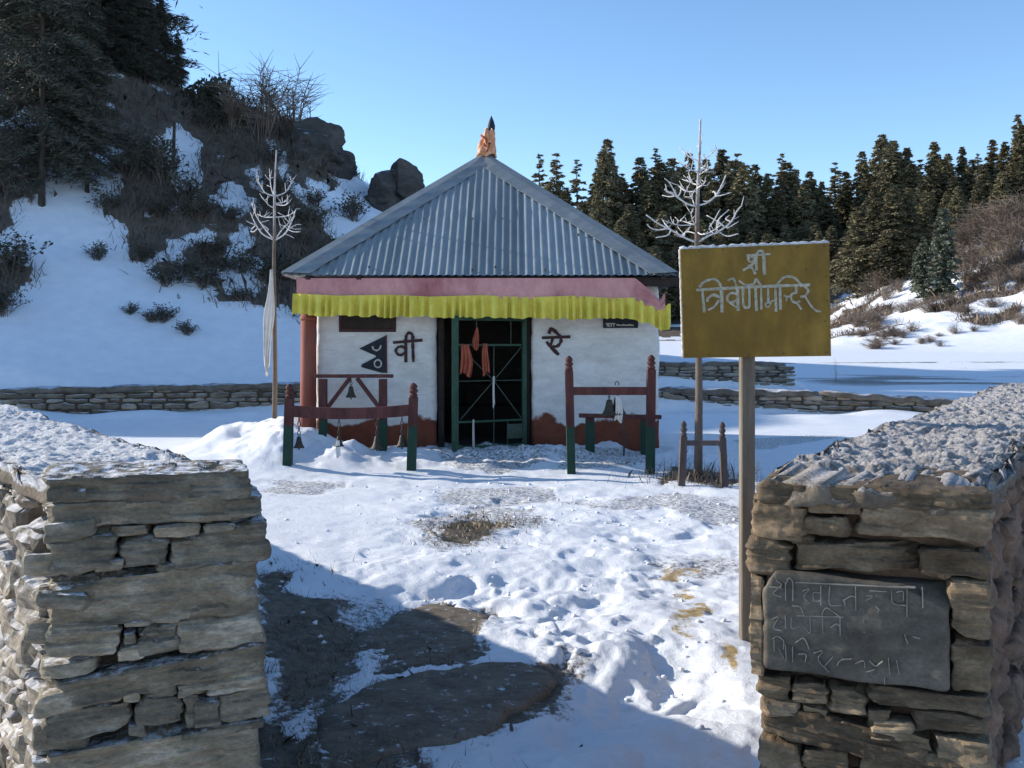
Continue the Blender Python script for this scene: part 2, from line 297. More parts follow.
# ---------------------------------------------------------------- terrain
_TH = np.array([-90, -40, -27, -20, -14.6, -11.3, -9.4, -5.1, -2.5, 0, 4, 7, 90.])
_HH = np.array([14, 16.5, 15, 12.3, 10.3, 9.0, 7.9, 6.5, 5.0, 3.4, 1.4, 0, 0])
_RC = np.array([46, 48, 46, 43, 40, 39, 38, 37, 37, 36, 36, 36, 36.])
_TR = np.array([-90, 11, 15, 17.6, 20, 22, 25, 27, 32, 45, 90.])
_HR = np.array([0, 0, .3, 1.7, 3.4, 4.5, 6.4, 7.6, 9.6, 12, 12.])
def terrain(x, y, fine=True):
    x = np.asarray(x, float); y = np.asarray(y, float); r = np.hypot(x, y); th = np.degrees(np.arctan2(x, y)); th = np.where(y < -1, np.sign(x) * 90, th)
    big = fbm(x / 9, y / 9, 4, 3)
    # left hill
    H = np.interp(th, _TH, _HH); rc = np.interp(th, _TH, _RC); rf = 23.3
    p = (r - rf) / (rc - rf); g = np.where(p < 1, np.clip(p, 0, 1)**1.12, np.maximum(1 - .18 * (p - 1), 0)); g = g - .04 * np.exp(-((p - 1) / .12)**2)
    q = y * math.cos(R(SUN_AZ)) + x * math.sin(R(SUN_AZ)) 
    fade = sstep(q, 12.4, 14.8)  # unseen left flank cut along the sun's bearing, shaped for the shadow it casts
    z = np.maximum(H * g, 0) * fade * (1 + .10 * big * sstep(p, .1, .5))
    z = z + sstep(p, .15, .6) * fade * (H > .5) * .35 * fbm(x / 2.6, y / 2.6, 3, 8) * sstep(th, 8, 0)
    # gentle rise of the valley to the right, terraces behind the enclosure wall
    rt = sstep(th, -2, 4)
    z = z + rt * (.42 * sstep(y, 21.0, 21.6) + .030 * np.clip(y - 26, 0, 60))
    z = z + (1 - rt) * .35 * sstep(y, 21.3, 22.2) * sstep(th, -75, -50)
    z = z + .42 * sstep(y, 25.9, 26.4) * sstep(x, 7.9, 7.0) * sstep(x, -1, 2) * sstep(y, 44, 32)
    # right snowy hill
    Hr = np.interp(th, _TR, _HR); pr = np.clip((r - 56) / 26., 0, 1); gr = pr**1.1
    z = z + Hr * np.where(r < 82, gr, 1) * (1 + .07 * big) + sstep(r, 57, 64) * sstep(th, 15, 19) * sstep(r, 110, 80) * .45 * fbm(x / 3.5, y / 3.5, 4, 21)
    # forested far slope
    zf = np.interp(r, [78, 86, 100, 116, 150, 260, 500], [0, 1.2, 5.5, 9.5, 9, 2, 0])
    z = z + zf * sstep(th, -3, .5) * np.interp(th, [0, 8, 18, 22, 28, 60], [1, 1, .75, .55, .5, .4]) * (1 + .15 * big)
    # snowy court: drifts, trodden lumps
    court = sstep(r, 20, 16); slabs = sstep(np.hypot((x + .42) / .62, (y - 4.55) / .85), 1.25, .85)
    z = z + court * .03 * fbm(x / 2.2, y / 2.2, 3, 5)
    path = np.exp(-((x - .35) / 2.0)**2) * sstep(y, 2.2, 3.6) * sstep(y, 11.2, 9.8)
    l1 = fbm(x / .62 + 3, y / .75, 3, 31); l2 = fbm(x / .27, y / .33, 3, 41)
    l3 = fbm(x / .12, y / .14, 3, 45); lump = .080 * np.sign(l1) * np.abs(l1)**.85 + .036 * l2 + .020 * l3 + .006 * n2(x / .055, y / .06, 49) - .05 * sstep(fbm(x / .45 + 7, y / .5, 2, 47), .22, .5)
    vary = (.48 + .9 * sstep(fbm(x / 1.5 + 4, y / 1.9, 2, 33), -.35, .45)) * (.38 + .62 * sstep(y, 9.6, 6.8)); z = z + path * (1 - .85 * slabs) * (lump * 1.05 * vary + .05 * fbm(x / 1.1 + 8, y / .7, 2, 35) + .022 * (sstep(fbm(x / .5 + 21, y / .55, 4, 37), -.04, .04) - .5) * vary)
    z = z + (.33 + .15 * fbm(x / .5, y / .5, 4, 57)) * np.exp(-(((x + 3.4) / .95)**4 + ((y - 14.0) / 1.15)**2)) + .16 * np.exp(-(((x + 2.9) / .7)**2 + ((y - 12.9) / .8)**2)) + .12 * np.exp(-(((x + 4.4) / 1.2)**2 + ((y - 14.6) / 1.6)**2))
    bank = sstep(y, 11.7, 12.9) * sstep(y, 14.5, 13.6) * sstep(np.abs(x + .4), 3.6, 2.6)
    b1 = fbm(x / .42, y / .42, 4, 51)
    z = z + bank * (.15 + .13 * b1 + .03 * fbm(x / .14, y / .14, 3, 53) + .07 * np.exp(-((x + 1.7) / .8)**2) + .05 * np.exp(-((x - .9) / .5)**2))
    z = z + sstep(y, 9.6, 10.8) * sstep(y, 12.6, 11.6) * sstep(np.abs(x), 4, 2.5) * .018 * l2
    # snow drifts against the far enclosure wall
    z = z + .16 * np.exp(-((y - 20.6) / 1.0)**2) * sstep(np.abs(x), 2.2, 3.5) * (1 + .5 * fbm(x / 1.3, y / 1.3, 2, 61))
    return z
def tz(x, y): return float(terrain(np.array([x]), np.array([y]))[0])
def ray_ground(px, py, rmin=2.0, rmax=140.0):
    """first point where the ray through a picture point meets the terrain"""
    rr = np.exp(np.linspace(math.log(rmin), math.log(rmax), 3000)); x = (px - 512) / F * rr; z = CAMZ - (py - HOR) / F * rr
    d = terrain(x, rr) - z; k = np.argmax(d > 0)
    if not (d > 0).any(): k = len(rr) - 1
    return float(x[k]), float(rr[k]), float(terrain(x[k:k + 1], rr[k:k + 1])[0])

def build_ground():
    fine = np.linspace(-33, 33, 520); co = np.concatenate([np.arange(-180, -33, 3.0), fine, np.arange(36, 180, 3.0)])
    rr = np.exp(np.concatenate([np.linspace(math.log(.5), math.log(2.6), 40)[:-1], np.linspace(math.log(2.6), math.log(15), 500)[:-1], np.linspace(math.log(15), math.log(130), 380)[:-1], np.linspace(math.log(130), math.log(520), 40)])); nt, nr = len(co), len(rr)
    T, RR = np.meshgrid(np.radians(co), rr); X = RR * np.sin(T); Y = RR * np.cos(T)
    X = X.ravel(); Y = Y.ravel(); Z = terrain(X, Y)
    Yp = np.where(Y > .3, Y, .3); px = np.where(Y > .3, X / Yp * F + 512, -9999); py = HOR - (Z - CAMZ) / Yp * F
    rad = np.hypot(X, Y); th = np.degrees(np.arctan2(X, Y))
    jx = px + 7 * fbm(X / 1.1, Y / 1.1, 4, 71); jy = py + 7 * fbm(X / 1.1 + 50, Y / 1.1, 4, 72)
    k5 = 110 / np.maximum(rad, 4) * (rad < 16); kx = px + k5 * fbm(X / .25, Y / .25, 4, 73); ky = py + k5 * .6 * fbm(X / .25 + 9, Y / .25, 4, 74)
    bare = np.zeros_like(X); brush = np.zeros_like(X); straw = np.zeros_like(X)
    for w_ in (-1.1, -.4, .25, .9, 1.6):
        ax = px + k5 * (1.6 * fbm(X / .5, Y / .5, 3, 75) + 1.5 * w_ * fbm(X / .2, Y / .2, 4, 73) + .35 * w_); ay = py + k5 * 1.55 / np.maximum(rad, 1.5) * 2.2 * (1.3 * fbm(X / .5 + 31, Y / .5, 3, 76) + 1.2 * w_ * fbm(X / .2 + 9, Y / .2, 4, 74) + .3 * w_)
        hit = np.zeros(X.shape, bool); hs_ = np.zeros(X.shape, bool)
        for poly in BARE: hit |= inpoly(ax, ay, poly)
        for poly in STRAW: hs_ |= inpoly(ax, ay, poly)
        thin = np.zeros(X.shape, bool)
        for poly in THIN: thin |= inpoly(ax, ay, poly)
        bare += .095 * (thin & ~hit & (rad < 18))
        bare += .2 * (hit & (rad < 14)); straw += .2 * (hs_ & (rad < 9))
    left = (th < 1.5) & (rad > 24.5) & (th > -60)
    snow = np.zeros(X.shape, bool)
    for poly in SNOW: snow |= inpoly(jx, jy, poly)
    brush[left & ~snow & (rad < 60)] = 1; gapn = fbm(X / 2.2, Y / 2.2, 4, 77) + .35 * fbm(X / .6, Y / .6, 3, 78); brush *= 1 - .66 * sstep(gapn, .10, .30)
    right = (th > 13) & (rad > 58); nb = fbm(X / 4, Y / 2.5, 4, 81) + .25 * fbm(X / 1.2, Y / 1.2, 3, 82)
    brush = np.maximum(brush, right * sstep(nb, .20, .42) * sstep(rad, 58, 63) * .9)
    brush = np.maximum(brush, right * sstep(py, 300, 262) * sstep(px, 930, 975) * sstep(nb, -.3, .1))
    brush = np.maximum(brush, ((th > -6) & (rad > np.interp(th, [0, 15, 20, 24, 30], [74, 76, 84, 84, 86]))) * 1.0 * (fbm(X / 3, Y / 3, 3, 83) > -.35))
    road = np.exp(-((Y - (29.5 - .22 * (X - 10))) / 3.6)**4) * sstep(X, 6.5, 9.5)
    bare = np.maximum(bare, road * (.26 + .34 * sstep(fbm(X / 3.0, Y / 1.0, 4, 84), -.3, .2)))
    edge = np.exp(-((Y - 39.5 - .15 * (X - 12)) / .6)**2) * sstep(X, 6, 10) * (fbm(X / 2, Y / .6, 3, 85) > 0); bare = np.maximum(bare, edge * .9)
    Z = Z - .02 * bare * (rad < 12)
    i = np.arange(nr - 1)[:, None] * nt; j = np.arange(nt)[None, :]; j2 = (j + 1) % nt
    f = np.stack([i + j, i + j2, i + nt + j2, i + nt + j], -1).reshape(-1, 4)[:, ::-1]
    v = np.stack([X, Y, Z], 1)
    v = np.vstack([v, [[0, 0, float(Z[:nt].mean())]]]); c = len(v) - 1
    me = mesh_np('ground', v, f.copy(), M_ground(), True)
    o = bpy.data.objects.new('ground', me); C.objects.link(o); o['kind'] = 'structure'
    for nm, arr in (('bare', bare), ('brush', brush), ('straw', straw)):
        a = me.attributes.new(nm, 'FLOAT', 'POINT'); a.data.foreach_set('value', np.append(arr, 0).astype(np.float32))
    return X, Y, Z, brush, bare
BARE = [[(262, 596), (300, 588), (338, 600), (346, 650), (330, 690), (305, 705), (330, 775), (262, 775)],
        [(345, 700), (430, 668), (525, 660), (552, 682), (535, 708), (500, 720), (485, 738), (410, 748), (340, 765), (315, 740)],
        [(385, 620), (430, 600), (495, 616), (476, 650), (440, 660), (365, 668)], [(440, 524), (470, 516), (500, 518), (490, 530), (460, 538), (440, 536)], [(260, 575), (300, 575), (290, 600), (262, 600)],
        [(655, 486), (680, 478), (730, 487), (742, 480), (700, 470), (670, 466)], [(330, 772), (430, 765), (440, 785), (330, 790)]]
THIN = [[(405, 520), (470, 505), (540, 510), (560, 526), (470, 545), (430, 556)], [(430, 488), (550, 486), (570, 502), (505, 508), (440, 502)], [(268, 480), (350, 480), (330, 494), (268, 494)],
        [(690, 505), (745, 508), (745, 524), (690, 524)], [(540, 446), (660, 446), (660, 466), (560, 470)], [(430, 440), (545, 440), (540, 466), (500, 474), (440, 466)], [(570, 500), (690, 492), (740, 500), (700, 512), (600, 514)],
        [(330, 590), (380, 585), (400, 620), (360, 660), (335, 640)], [(640, 560), (745, 545), (750, 570), (660, 590)], [(730, 440), (860, 432), (900, 428), (760, 450)], [(540, 640), (580, 660), (560, 720), (530, 740)]]
STRAW = [[(682, 596), (700, 590), (712, 612), (720, 650), (728, 676), (715, 690), (706, 665), (690, 630)], [(655, 570), (685, 566), (690, 582), (665, 590)]]
SNOW = [[(-400, 420), (500, 420), (500, 380), (320, 330), (285, 305), (262, 306), (225, 300), (178, 302), (168, 275), (132, 264), (128, 232), (104, 208), (72, 200), (44, 212), (22, 235), (38, 252), (34, 278), (8, 300), (-30, 300), (-400, 340)],
        [(42, 165), (60, 148), (122, 150), (126, 165), (115, 196), (104, 210), (60, 208), (42, 200)],
        [(152, 140), (175, 127), (198, 138), (204, 185), (192, 200), (180, 192), (165, 172)],
        [(215, 258), (235, 247), (263, 262), (268, 280), (255, 296), (236, 288), (224, 292)],
        [(262, 138), (282, 148), (296, 180), (320, 195), (345, 184), (378, 178), (440, 180), (560, 250), (560, 330), (470, 320), (400, 280), (345, 248), (325, 232), (316, 215), (300, 203), (283, 178)]]
def M_ground():
    m = bpy.data.materials.new('snowy ground'); m.use_nodes = True; N = m.node_tree.nodes; L = m.node_tree.links; b = N['Principled BSDF']
    b.inputs['Roughness'].default_value = .7; b.inputs['Specular IOR Level'].default_value = .25
    g = N.new('ShaderNodeNewGeometry'); pos = g.outputs['Position']
    def noise(s, d=6, ro=.6):
        q = N.new('ShaderNodeTexNoise'); q.inputs['Scale'].default_value = s; q.inputs['Detail'].default_value = d; q.inputs['Roughness'].default_value = ro; L.new(pos, q.inputs['Vector']); return q.outputs[0]
    def ramp(src, a, b_, c1, c2):
        q = N.new('ShaderNodeValToRGB'); L.new(src, q.inputs[0]); e = q.color_ramp.elements; e[0].position = a; e[1].position = b_; e[0].color = (*c1, 1); e[1].color = (*c2, 1); return q.outputs[0]
    def attr(n): q = N.new('ShaderNodeAttribute'); q.attribute_name = n; return q.outputs['Fac']
    def mix(fac, a, b_): q = N.new('ShaderNodeMix'); q.data_type = 'RGBA'; L.new(fac, q.inputs[0]); L.new(a, q.inputs[6]); L.new(b_, q.inputs[7]); return q.outputs[2]
    def thr(a, n, lo, hi, k):
        s = N.new('ShaderNodeMath'); s.operation = 'MULTIPLY_ADD'; s.inputs[1].default_value = k; L.new(n, s.inputs[0]); L.new(a, s.inputs[2])
        r_ = N.new('ShaderNodeMapRange'); r_.inputs[1].default_value = lo + k * .5; r_.inputs[2].default_value = hi + k * .5; L.new(s.outputs[0], r_.inputs[0]); return r_.outputs[0]
    snow = ramp(noise(3), .3, .7, (.78, .80, .84), (.88, .89, .91)); dirt = ramp(noise(14, 8, .75), .32, .7, (.07, .056, .042), (.24, .20, .15))
    heath = ramp(noise(2.2, 9, .75), .3, .7, (.05, .04, .032), (.22, .175, .135)); str_ = ramp(noise(25, 6), .3, .7, (.30, .19, .07), (.62, .46, .22))
    speck = noise(26, 8, .8)
    c = mix(thr(attr('bare'), speck, .38, .62, 1.6), snow, dirt); c = mix(thr(attr('straw'), speck, .5, .9, 1.8), c, str_); c = mix(thr(attr('brush'), noise(3.2, 10, .78), .42, .6, 1.0), c, heath)
    L.new(c, b.inputs['Base Color'])
    bp = N.new('ShaderNodeBump'); bp.inputs['Strength'].default_value = .55; bp.inputs['Distance'].default_value = .02; L.new(noise(24, 9, .72), bp.inputs['Height'])
    b2 = N.new('ShaderNodeBump'); b2.inputs['Strength'].default_value = .8; b2.inputs['Distance'].default_value = .010; L.new(noise(75, 8, .75), b2.inputs['Height']); L.new(bp.outputs[0], b2.inputs['Normal']); L.new(b2.outputs[0], b.inputs['Normal'])
    return m
GX, GY, GZ, GBRUSH, GBARE = build_ground()

# ---------------------------------------------------------------- stones
_LAT = {}
def lattice(nx, ny, nz):
    k = (nx, ny, nz)
    if k in _LAT: return _LAT[k]
    n = k; idx = {}; V = []; Fc = []
    def vid(c):
        if c not in idx: idx[c] = len(V); V.append([2 * c[i] / n[i] - 1 for i in range(3)])
        return idx[c]
    for ax in range(3):
        a1, a2 = (ax + 1) % 3, (ax + 2) % 3
        for sd in (0, n[ax]):
            for i in range(n[a1]):
                for j in range(n[a2]):
                    q = []
                    for (u, w) in ((i, j), (i + 1, j), (i + 1, j + 1), (i, j + 1)):
                        c = [0, 0, 0]; c[ax] = sd; c[a1] = u; c[a2] = w; q.append(vid(tuple(c)))
                    Fc.append(q if sd else q[::-1])
    _LAT[k] = (np.array(V), np.array(Fc)); return _LAT[k]
def stone(mb, o, ex, ey, size, res=.03, k=7, amp=.015, fr=9, seed=0, tilt=0, amp2=None, taper=0, nmin=3, nmax=56, mi=0, cuts=0, strata=0.0, layers=0.0, lh=.016, ydiv=1):
    """a rough stone: centre o, horizontal unit axes ex, ey, size (along ex, along ey, up)"""
    n = [int(min(nmax, max(nmin, round(s / res)))) for s in size]; n[1] = max(nmin, n[1] // ydiv); q, f = lattice(*n)
    d = (np.abs(q)**k).sum(1)**(1 / k); u = q / d[:, None]
    if cuts:
        rc_ = np.random.default_rng(int(abs(seed) * 971) % 100003)
        for _ in range(cuts):
            nv = rc_.normal(0, 1, 3) * np.array((.9, .6, .9)); nv /= np.linalg.norm(nv); dd_ = np.abs(nv).sum() * (rc_.uniform(.72, .95) if cuts < 20 else rc_.uniform(.42, .72))
            ov = np.maximum(0, u @ nv - dd_); u = u - ov[:, None] * nv[None]
    p = u * np.array(size) / 2
    if taper: p[:, 2] *= 1 + taper * q[:, 0]
    W = p * fr + seed * 13.7
    off = n3(W, 1) * amp + n3(W * 2.7, 2) * amp * .45 + (n3(W * 7, 4) * amp * .22 if res < .03 else 0) - strata * np.abs(n3(p * fr * np.array((.25, .25, 5.)) + seed * 3.1, 6)) + (n3(p * fr * np.array((.8, .8, 4.)) * 1.4 + seed * 5.1, 3) * (amp2 if amp2 is not None else amp * .5))
    if layers:      # split edges of the bedding planes and chipped corners
        zz = p[:, 2] + .010 * n3(p * 7 + seed * 2.3, 12); li = np.floor(zz / lh)
        off = off + layers * n3(np.stack([p[:, 0] * 7 + seed, p[:, 1] * 7, li * 3.71], 1), 13) - layers * 1.5 * np.maximum(0, n3(np.stack([p[:, 0] * 16 + seed, p[:, 1] * 9, p[:, 2] * 22], 1), 14) - .25)
    nr = p / (np.array(size) / 2); nr = nr**5; nr /= np.linalg.norm(nr, axis=1)[:, None] + 1e-9
    p = p + nr * off[:, None]
    if tilt: p[:, 2] += p[:, 0] * tilt
    wv = np.array(o)[None] + p[:, :1] * np.array((*ex, 0)) + p[:, 1:2] * np.array((*ey, 0)) + p[:, 2:] * np.array((0, 0, 1.))
    mb.add(wv, f, mi)
def unit(a): a = np.array(a, float); return a / np.linalg.norm(a)
def courses(mb, a, d, nrm, L, z0, z1, seed, hmin=.07, hmax=.17, lmin=.16, lmax=.5, res=.05, depth=.2, amp=.014, mi=0, zf=None, k=7, nmax=12, s0=0.0):
    """dry-stone courses along a face: origin a, unit direction d, outward normal nrm"""
    rs = random.Random(seed); z = z0
    while z < z1 - .02:
        h = min(rs.uniform(hmin, hmax), z1 - z); s = s0 + rs.uniform(0, .03)
        while s < L:
            l = rs.uniform(lmin, lmax) * (1.2 if h > .1 else 1); hh = h * rs.uniform(.72, 1.0)
            c = np.array(a) + np.array(d) * (s + l / 2) - np.array(nrm) * (depth / 2 - rs.uniform(-.015, .02))
            ztop = zf(s) if zf else 99
            if z + hh < ztop + .05: stone(mb, (c[0], c[1], z + hh / 2), d, (-d[1], d[0]), (l * .97, depth, hh * .97), res, k, amp, 8, rs.random() * 50, rs.uniform(-.05, .05), nmax=nmax, mi=mi, cuts=7, strata=amp * .5, layers=amp * .45, lh=.02)
            s += l
        z += h

# near enclosure wall, left of the entrance
def face_pt(A, e, px, py):
    u = (px - 512) / F; t = (A[0] - u * A[1]) / (u * e[1] - e[0]); X = A[0] + t * e[0]; Y = A[1] + t * e[1]
    return t, X, Y, CAMZ - (py - HOR) * Y / F
def px_stones(mb, A, e, nin, rows, res=.0075, mi=0, base=.3):
    for i, (x0, y0, x1, y1, tl, k, dep) in enumerate(rows):
        ym = (y0 + y1) / 2; t0, _, _, _ = face_pt(A, e, x0, ym); t1, _, _, _ = face_pt(A, e, x1, ym)
        _, X, Y, zt = face_pt(A, e, (x0 + x1) / 2, y0); _, _, _, zb = face_pt(A, e, (x0 + x1) / 2, y1)
        c = np.array((X, Y)) + np.array(nin) * (dep / 2 - base * 0 - random.uniform(-.004, .012))
        l = t1 - t0; h = zt - zb
        stone(mb, (c[0], c[1], (zt + zb) / 2), e, nin, (l, dep, h), res, k * 2.4, min(.009, h * .09) + .002, 9, i * 3.3 + x0, tl, amp2=.004, mi=mi, cuts=7 if k < 7 else 3, strata=.008, layers=.009 if h > .06 else .005, lh=.019 if h > .1 else .012, nmax=84, ydiv=4)
LA = (-1.336, 2.83); Le = unit((.592, .22)); Ln = np.array((-Le[1], Le[0])); Ld = unit((-.575, .818)); Lw = .632
left_rows = [(46, 474, 256, 503, -.02, 9, .5), (49, 497, 268, 526, 0, 6, .5),
    (47, 527, 118, 571, -.05, 4, .3), (110, 526, 152, 538, 0, 6, .2), (153, 524, 201, 537, 0, 6, .25), (202, 523, 236, 534, 0, 6, .25), (119, 537, 170, 570, 0, 4, .3), (92, 560, 126, 574, 0, 5, .2), (170, 523, 268, 569, .03, 5, .4), (155, 564, 190, 574, -.1, 6, .15),
    (50, 570, 265, 624, .03, 8, .5), (46, 624, 122, 658, -.03, 5, .3), (122, 620, 152, 629, 0, 6, .2), (124, 633, 136, 646, 0, 4, .1), (135, 623, 181, 655, .1, 4, .3), (116, 645, 147, 661, .1, 5, .2), (178, 612, 270, 652, .03, 6, .4),
    (46, 662, 270, 690, .1, 7, .5), (180, 664, 266, 690, .04, 6, .3), (74, 693, 123, 707, .02, 6, .25), (122, 690, 142, 703, .02, 5, .2), (141, 686, 177, 699, 0, 6, .25), (176, 684, 207, 698, 0, 6, .2), (206, 680, 268, 694, .03, 6, .25),
    (42, 706, 133, 740, .03, 5, .3), (134, 697, 186, 729, .03, 6, .3), (185, 697, 196, 729, 0, 6, .2), (193, 699, 222, 727, .03, 5, .3), (217, 690, 272, 723, .06, 6, .35), (126, 725, 148, 738, -.1, 4, .2), (180, 726, 266, 736, .04, 6, .3),
    (46, 736, 265, 790, .03, 8, .5), (46, 790, 150, 830, .02, 6, .4), (150, 788, 266, 828, .02, 6, .4), (44, 830, 266, 872, .02, 7, .5), (44, 872, 160, 905, 0, 6, .4), (160, 870, 268, 902, 0, 6, .4)]
wl_root = empty('stone_wall', (LA[0], LA[1], 0), 'weathered grey dry-stone wall of long slabs with a frosted top, left of the entrance gap', 'wall', 'stone walls of the temple enclosure')
def wall_core(A, e, w, d, L, z0, z1, inset=.05, f0=.05):
    A = np.array(A); e = np.array(e); d = np.array(d); v = []
    for z in (z0, z1):
        for (s, t) in ((f0, inset), (f0, w - inset), (L, w - inset), (L, inset)): q = A + e * t + d * s; v.append((q[0], q[1], z))
    return MB().add(v, [(3, 2, 1, 0), (4, 5, 6, 7), (0, 1, 5, 4), (1, 2, 6, 5), (2, 3, 7, 6), (3, 0, 4, 7)])
obj('earth_core', wall_core(LA, Le, Lw, Ld, 9, -.2, 1.06, .10, .12), M['core'], wl_root)
b = MB(); px_stones(b, LA, Le, Ln, left_rows); obj('end_masonry', b, M['stone'], wl_root)
b = MB(); nl = np.array((-Ld[1], Ld[0])); courses(b, LA, Ld, nl, 8.5, -.1, 1.08, 3, .06, .2, .08, .36, .017, .25, .022, nmax=26, s0=.06)
obj('outer_masonry', b, M['stone_frosted'], wl_root)
b = MB(); LB = np.array(LA) + Le * Lw; courses(b, LB, Ld, -nl, 8.5, -.1, 1.08, 4, .09, .18, .2, .55, .06, .25, .018, s0=.35); obj('inner_masonry', b, M['stone'], wl_root, True)
def cap_mesh(A, e, w, d, L, z, h, amp, seed, over=.02, s0=0.0, nx=56, ny=620):
    b = MB(); o = np.array(A) + np.array(e) * w / 2 + np.array(d) * (s0 + L / 2); size = (w + 2 * over, L, h)
    q, f = lattice(nx, ny, 5); k = 10; dd = (np.abs(q)**k).sum(1)**(1 / k); p = q / dd[:, None] * np.array(size) / 2
    W = p * 7 + seed; up = np.clip(q[:, 2], 0, 1)
    off = n3(W * .6, 5) * amp * .7 + n3(W * 2.5, 6) * amp * .40 + n3(W * 6, 7) * amp * .5 + n3(W * 12, 11) * amp * .3
    p[:, 2] += off * (.4 + .6 * up); side = np.abs(q[:, 0])**6; p[:, 0] += np.sign(q[:, 0]) * side * (n3(W * 1.4 + 40, 8) * amp * 1.3 + n3(W * 4 + 20, 9) * amp * .6)
    p[:, 1] += np.sign(q[:, 1]) * np.abs(q[:, 1])**40 * n3(W * 2.2 + 70, 4) * amp * 1.4
    wv = np.array((*o, z))[None] + p[:, :1] * np.array((*e, 0)) + p[:, 1:2] * np.array((*d, 0)) + p[:, 2:] * np.array((0, 0, 1.))
    b.add(wv, f); return b
obj('frosted_capping', cap_mesh(LA, Le, Lw - .02, Ld, 8.8, 1.105, .06, .020, 3, .01, .012), M['cap_left'], wl_root, True)

b = MB()
for i in range(11):
    z = .02 + i * .10; q = np.array(LA) + Le * random.uniform(.02, .10) + Ld * random.uniform(.05, .12); stone(b, (q[0], q[1], z), Le, Ln, (random.uniform(.1, .2), .16, random.uniform(.05, .09)), .014, 8, .01, 9, i * 2.7, random.uniform(-.2, .2), cuts=7, strata=.008)
obj('packing_masonry', b, M['stone'], wl_root)
# near enclosure wall, right of the entrance, with the inscribed slab
RA = (.725, 3.06); Re = unit((.615, -.22)); Rn = np.array((-Re[1], Re[0])) * 1.0; Rd = unit((.515, .857)); Rw = .655
Rn = Rn if Rn[1] > 0 else -Rn
right_rows = [(752, 486, 990, 507, 0, 8, .5), (748, 499, 806, 541, 0, 4, .3), (808, 501, 862, 516, 0, 6, .25), (798, 514, 849, 540, 0, 3.5, .3), (854, 506, 990, 541, -.03, 7, .4), (850, 496, 910, 506, 0, 6, .3), (933, 497, 957, 508, 0, 4, .12), (790, 535, 814, 545, 0, 4, .15),
    (746, 540, 793, 576, 0, 4, .3), (792, 541, 922, 574, .04, 5, .35), (918, 546, 992, 578, 0, 6, .3), (748, 574, 764, 680, 0, 6, .3), (948, 578, 992, 640, 0, 5, .3), (950, 640, 992, 694, 0, 5, .3),
    (756, 676, 792, 701, 0, 5, .25), (790, 680, 829, 706, .05, 6, .25), (827, 688, 866, 718, 0, 4, .22), (864, 690, 990, 712, .02, 6, .3), (760, 700, 800, 716, 0, 5, .2), (800, 706, 830, 724, -.1, 4, .2), (866, 709, 892, 724, 0, 5, .2), (868, 721, 914, 744, .1, 5, .25), (905, 734, 933, 752, -.2, 5, .2), (912, 712, 990, 736, 0, 6, .3),
    (758, 720, 930, 752, -.12, 8, .4), (930, 738, 992, 770, 0, 6, .3), (758, 740, 800, 770, 0, 5, .3), (800, 748, 850, 776, 0, 5, .3), (848, 752, 990, 784, -.03, 6, .4), (758, 772, 860, 805, 0, 6, .4), (860, 782, 992, 815, 0, 6, .4), (758, 805, 990, 850, 0, 7, .4), (758, 850, 870, 900, 0, 6, .4), (870, 848, 990, 905, 0, 6, .4)]
wr_root = empty('stone_wall', (RA[0], RA[1], 0), 'brown mud-bonded stone wall with a thick frosted earth top and carved slab, right of the entrance gap', 'wall', 'stone walls of the temple enclosure')
obj('earth_core', wall_core(RA, Re, Rw, Rd, 9, -.2, 1.06, .07, .09), M['mud'], wr_root)
b = MB(); px_stones(b, RA, Re, Rn, right_rows); obj('end_masonry', b, M['stone_brown'], wr_root)
b = MB(); RB = np.array(RA) + Re * Rw; nr_ = np.array((Rd[1], -Rd[0])); courses(b, RB, Rd, nr_, 8.5, -.1, 1.08, 13, .07, .2, .2, .55, .025, .25, .024, k=5, nmax=24, s0=.05); obj('outer_masonry', b, M['mud'], wr_root, True)
b = MB(); courses(b, RA, Rd, -nr_, 8.5, -.1, 1.08, 14, .09, .18, .2, .55, .06, .25, .018, s0=.35); obj('inner_masonry', b, M['stone_brown'], wr_root, True)
obj('frosted_capping', cap_mesh(RA, Re, Rw, Rd, 8.8, 1.095, .10, .030, 9, .015, -.015), M['cap'], wr_root, True)
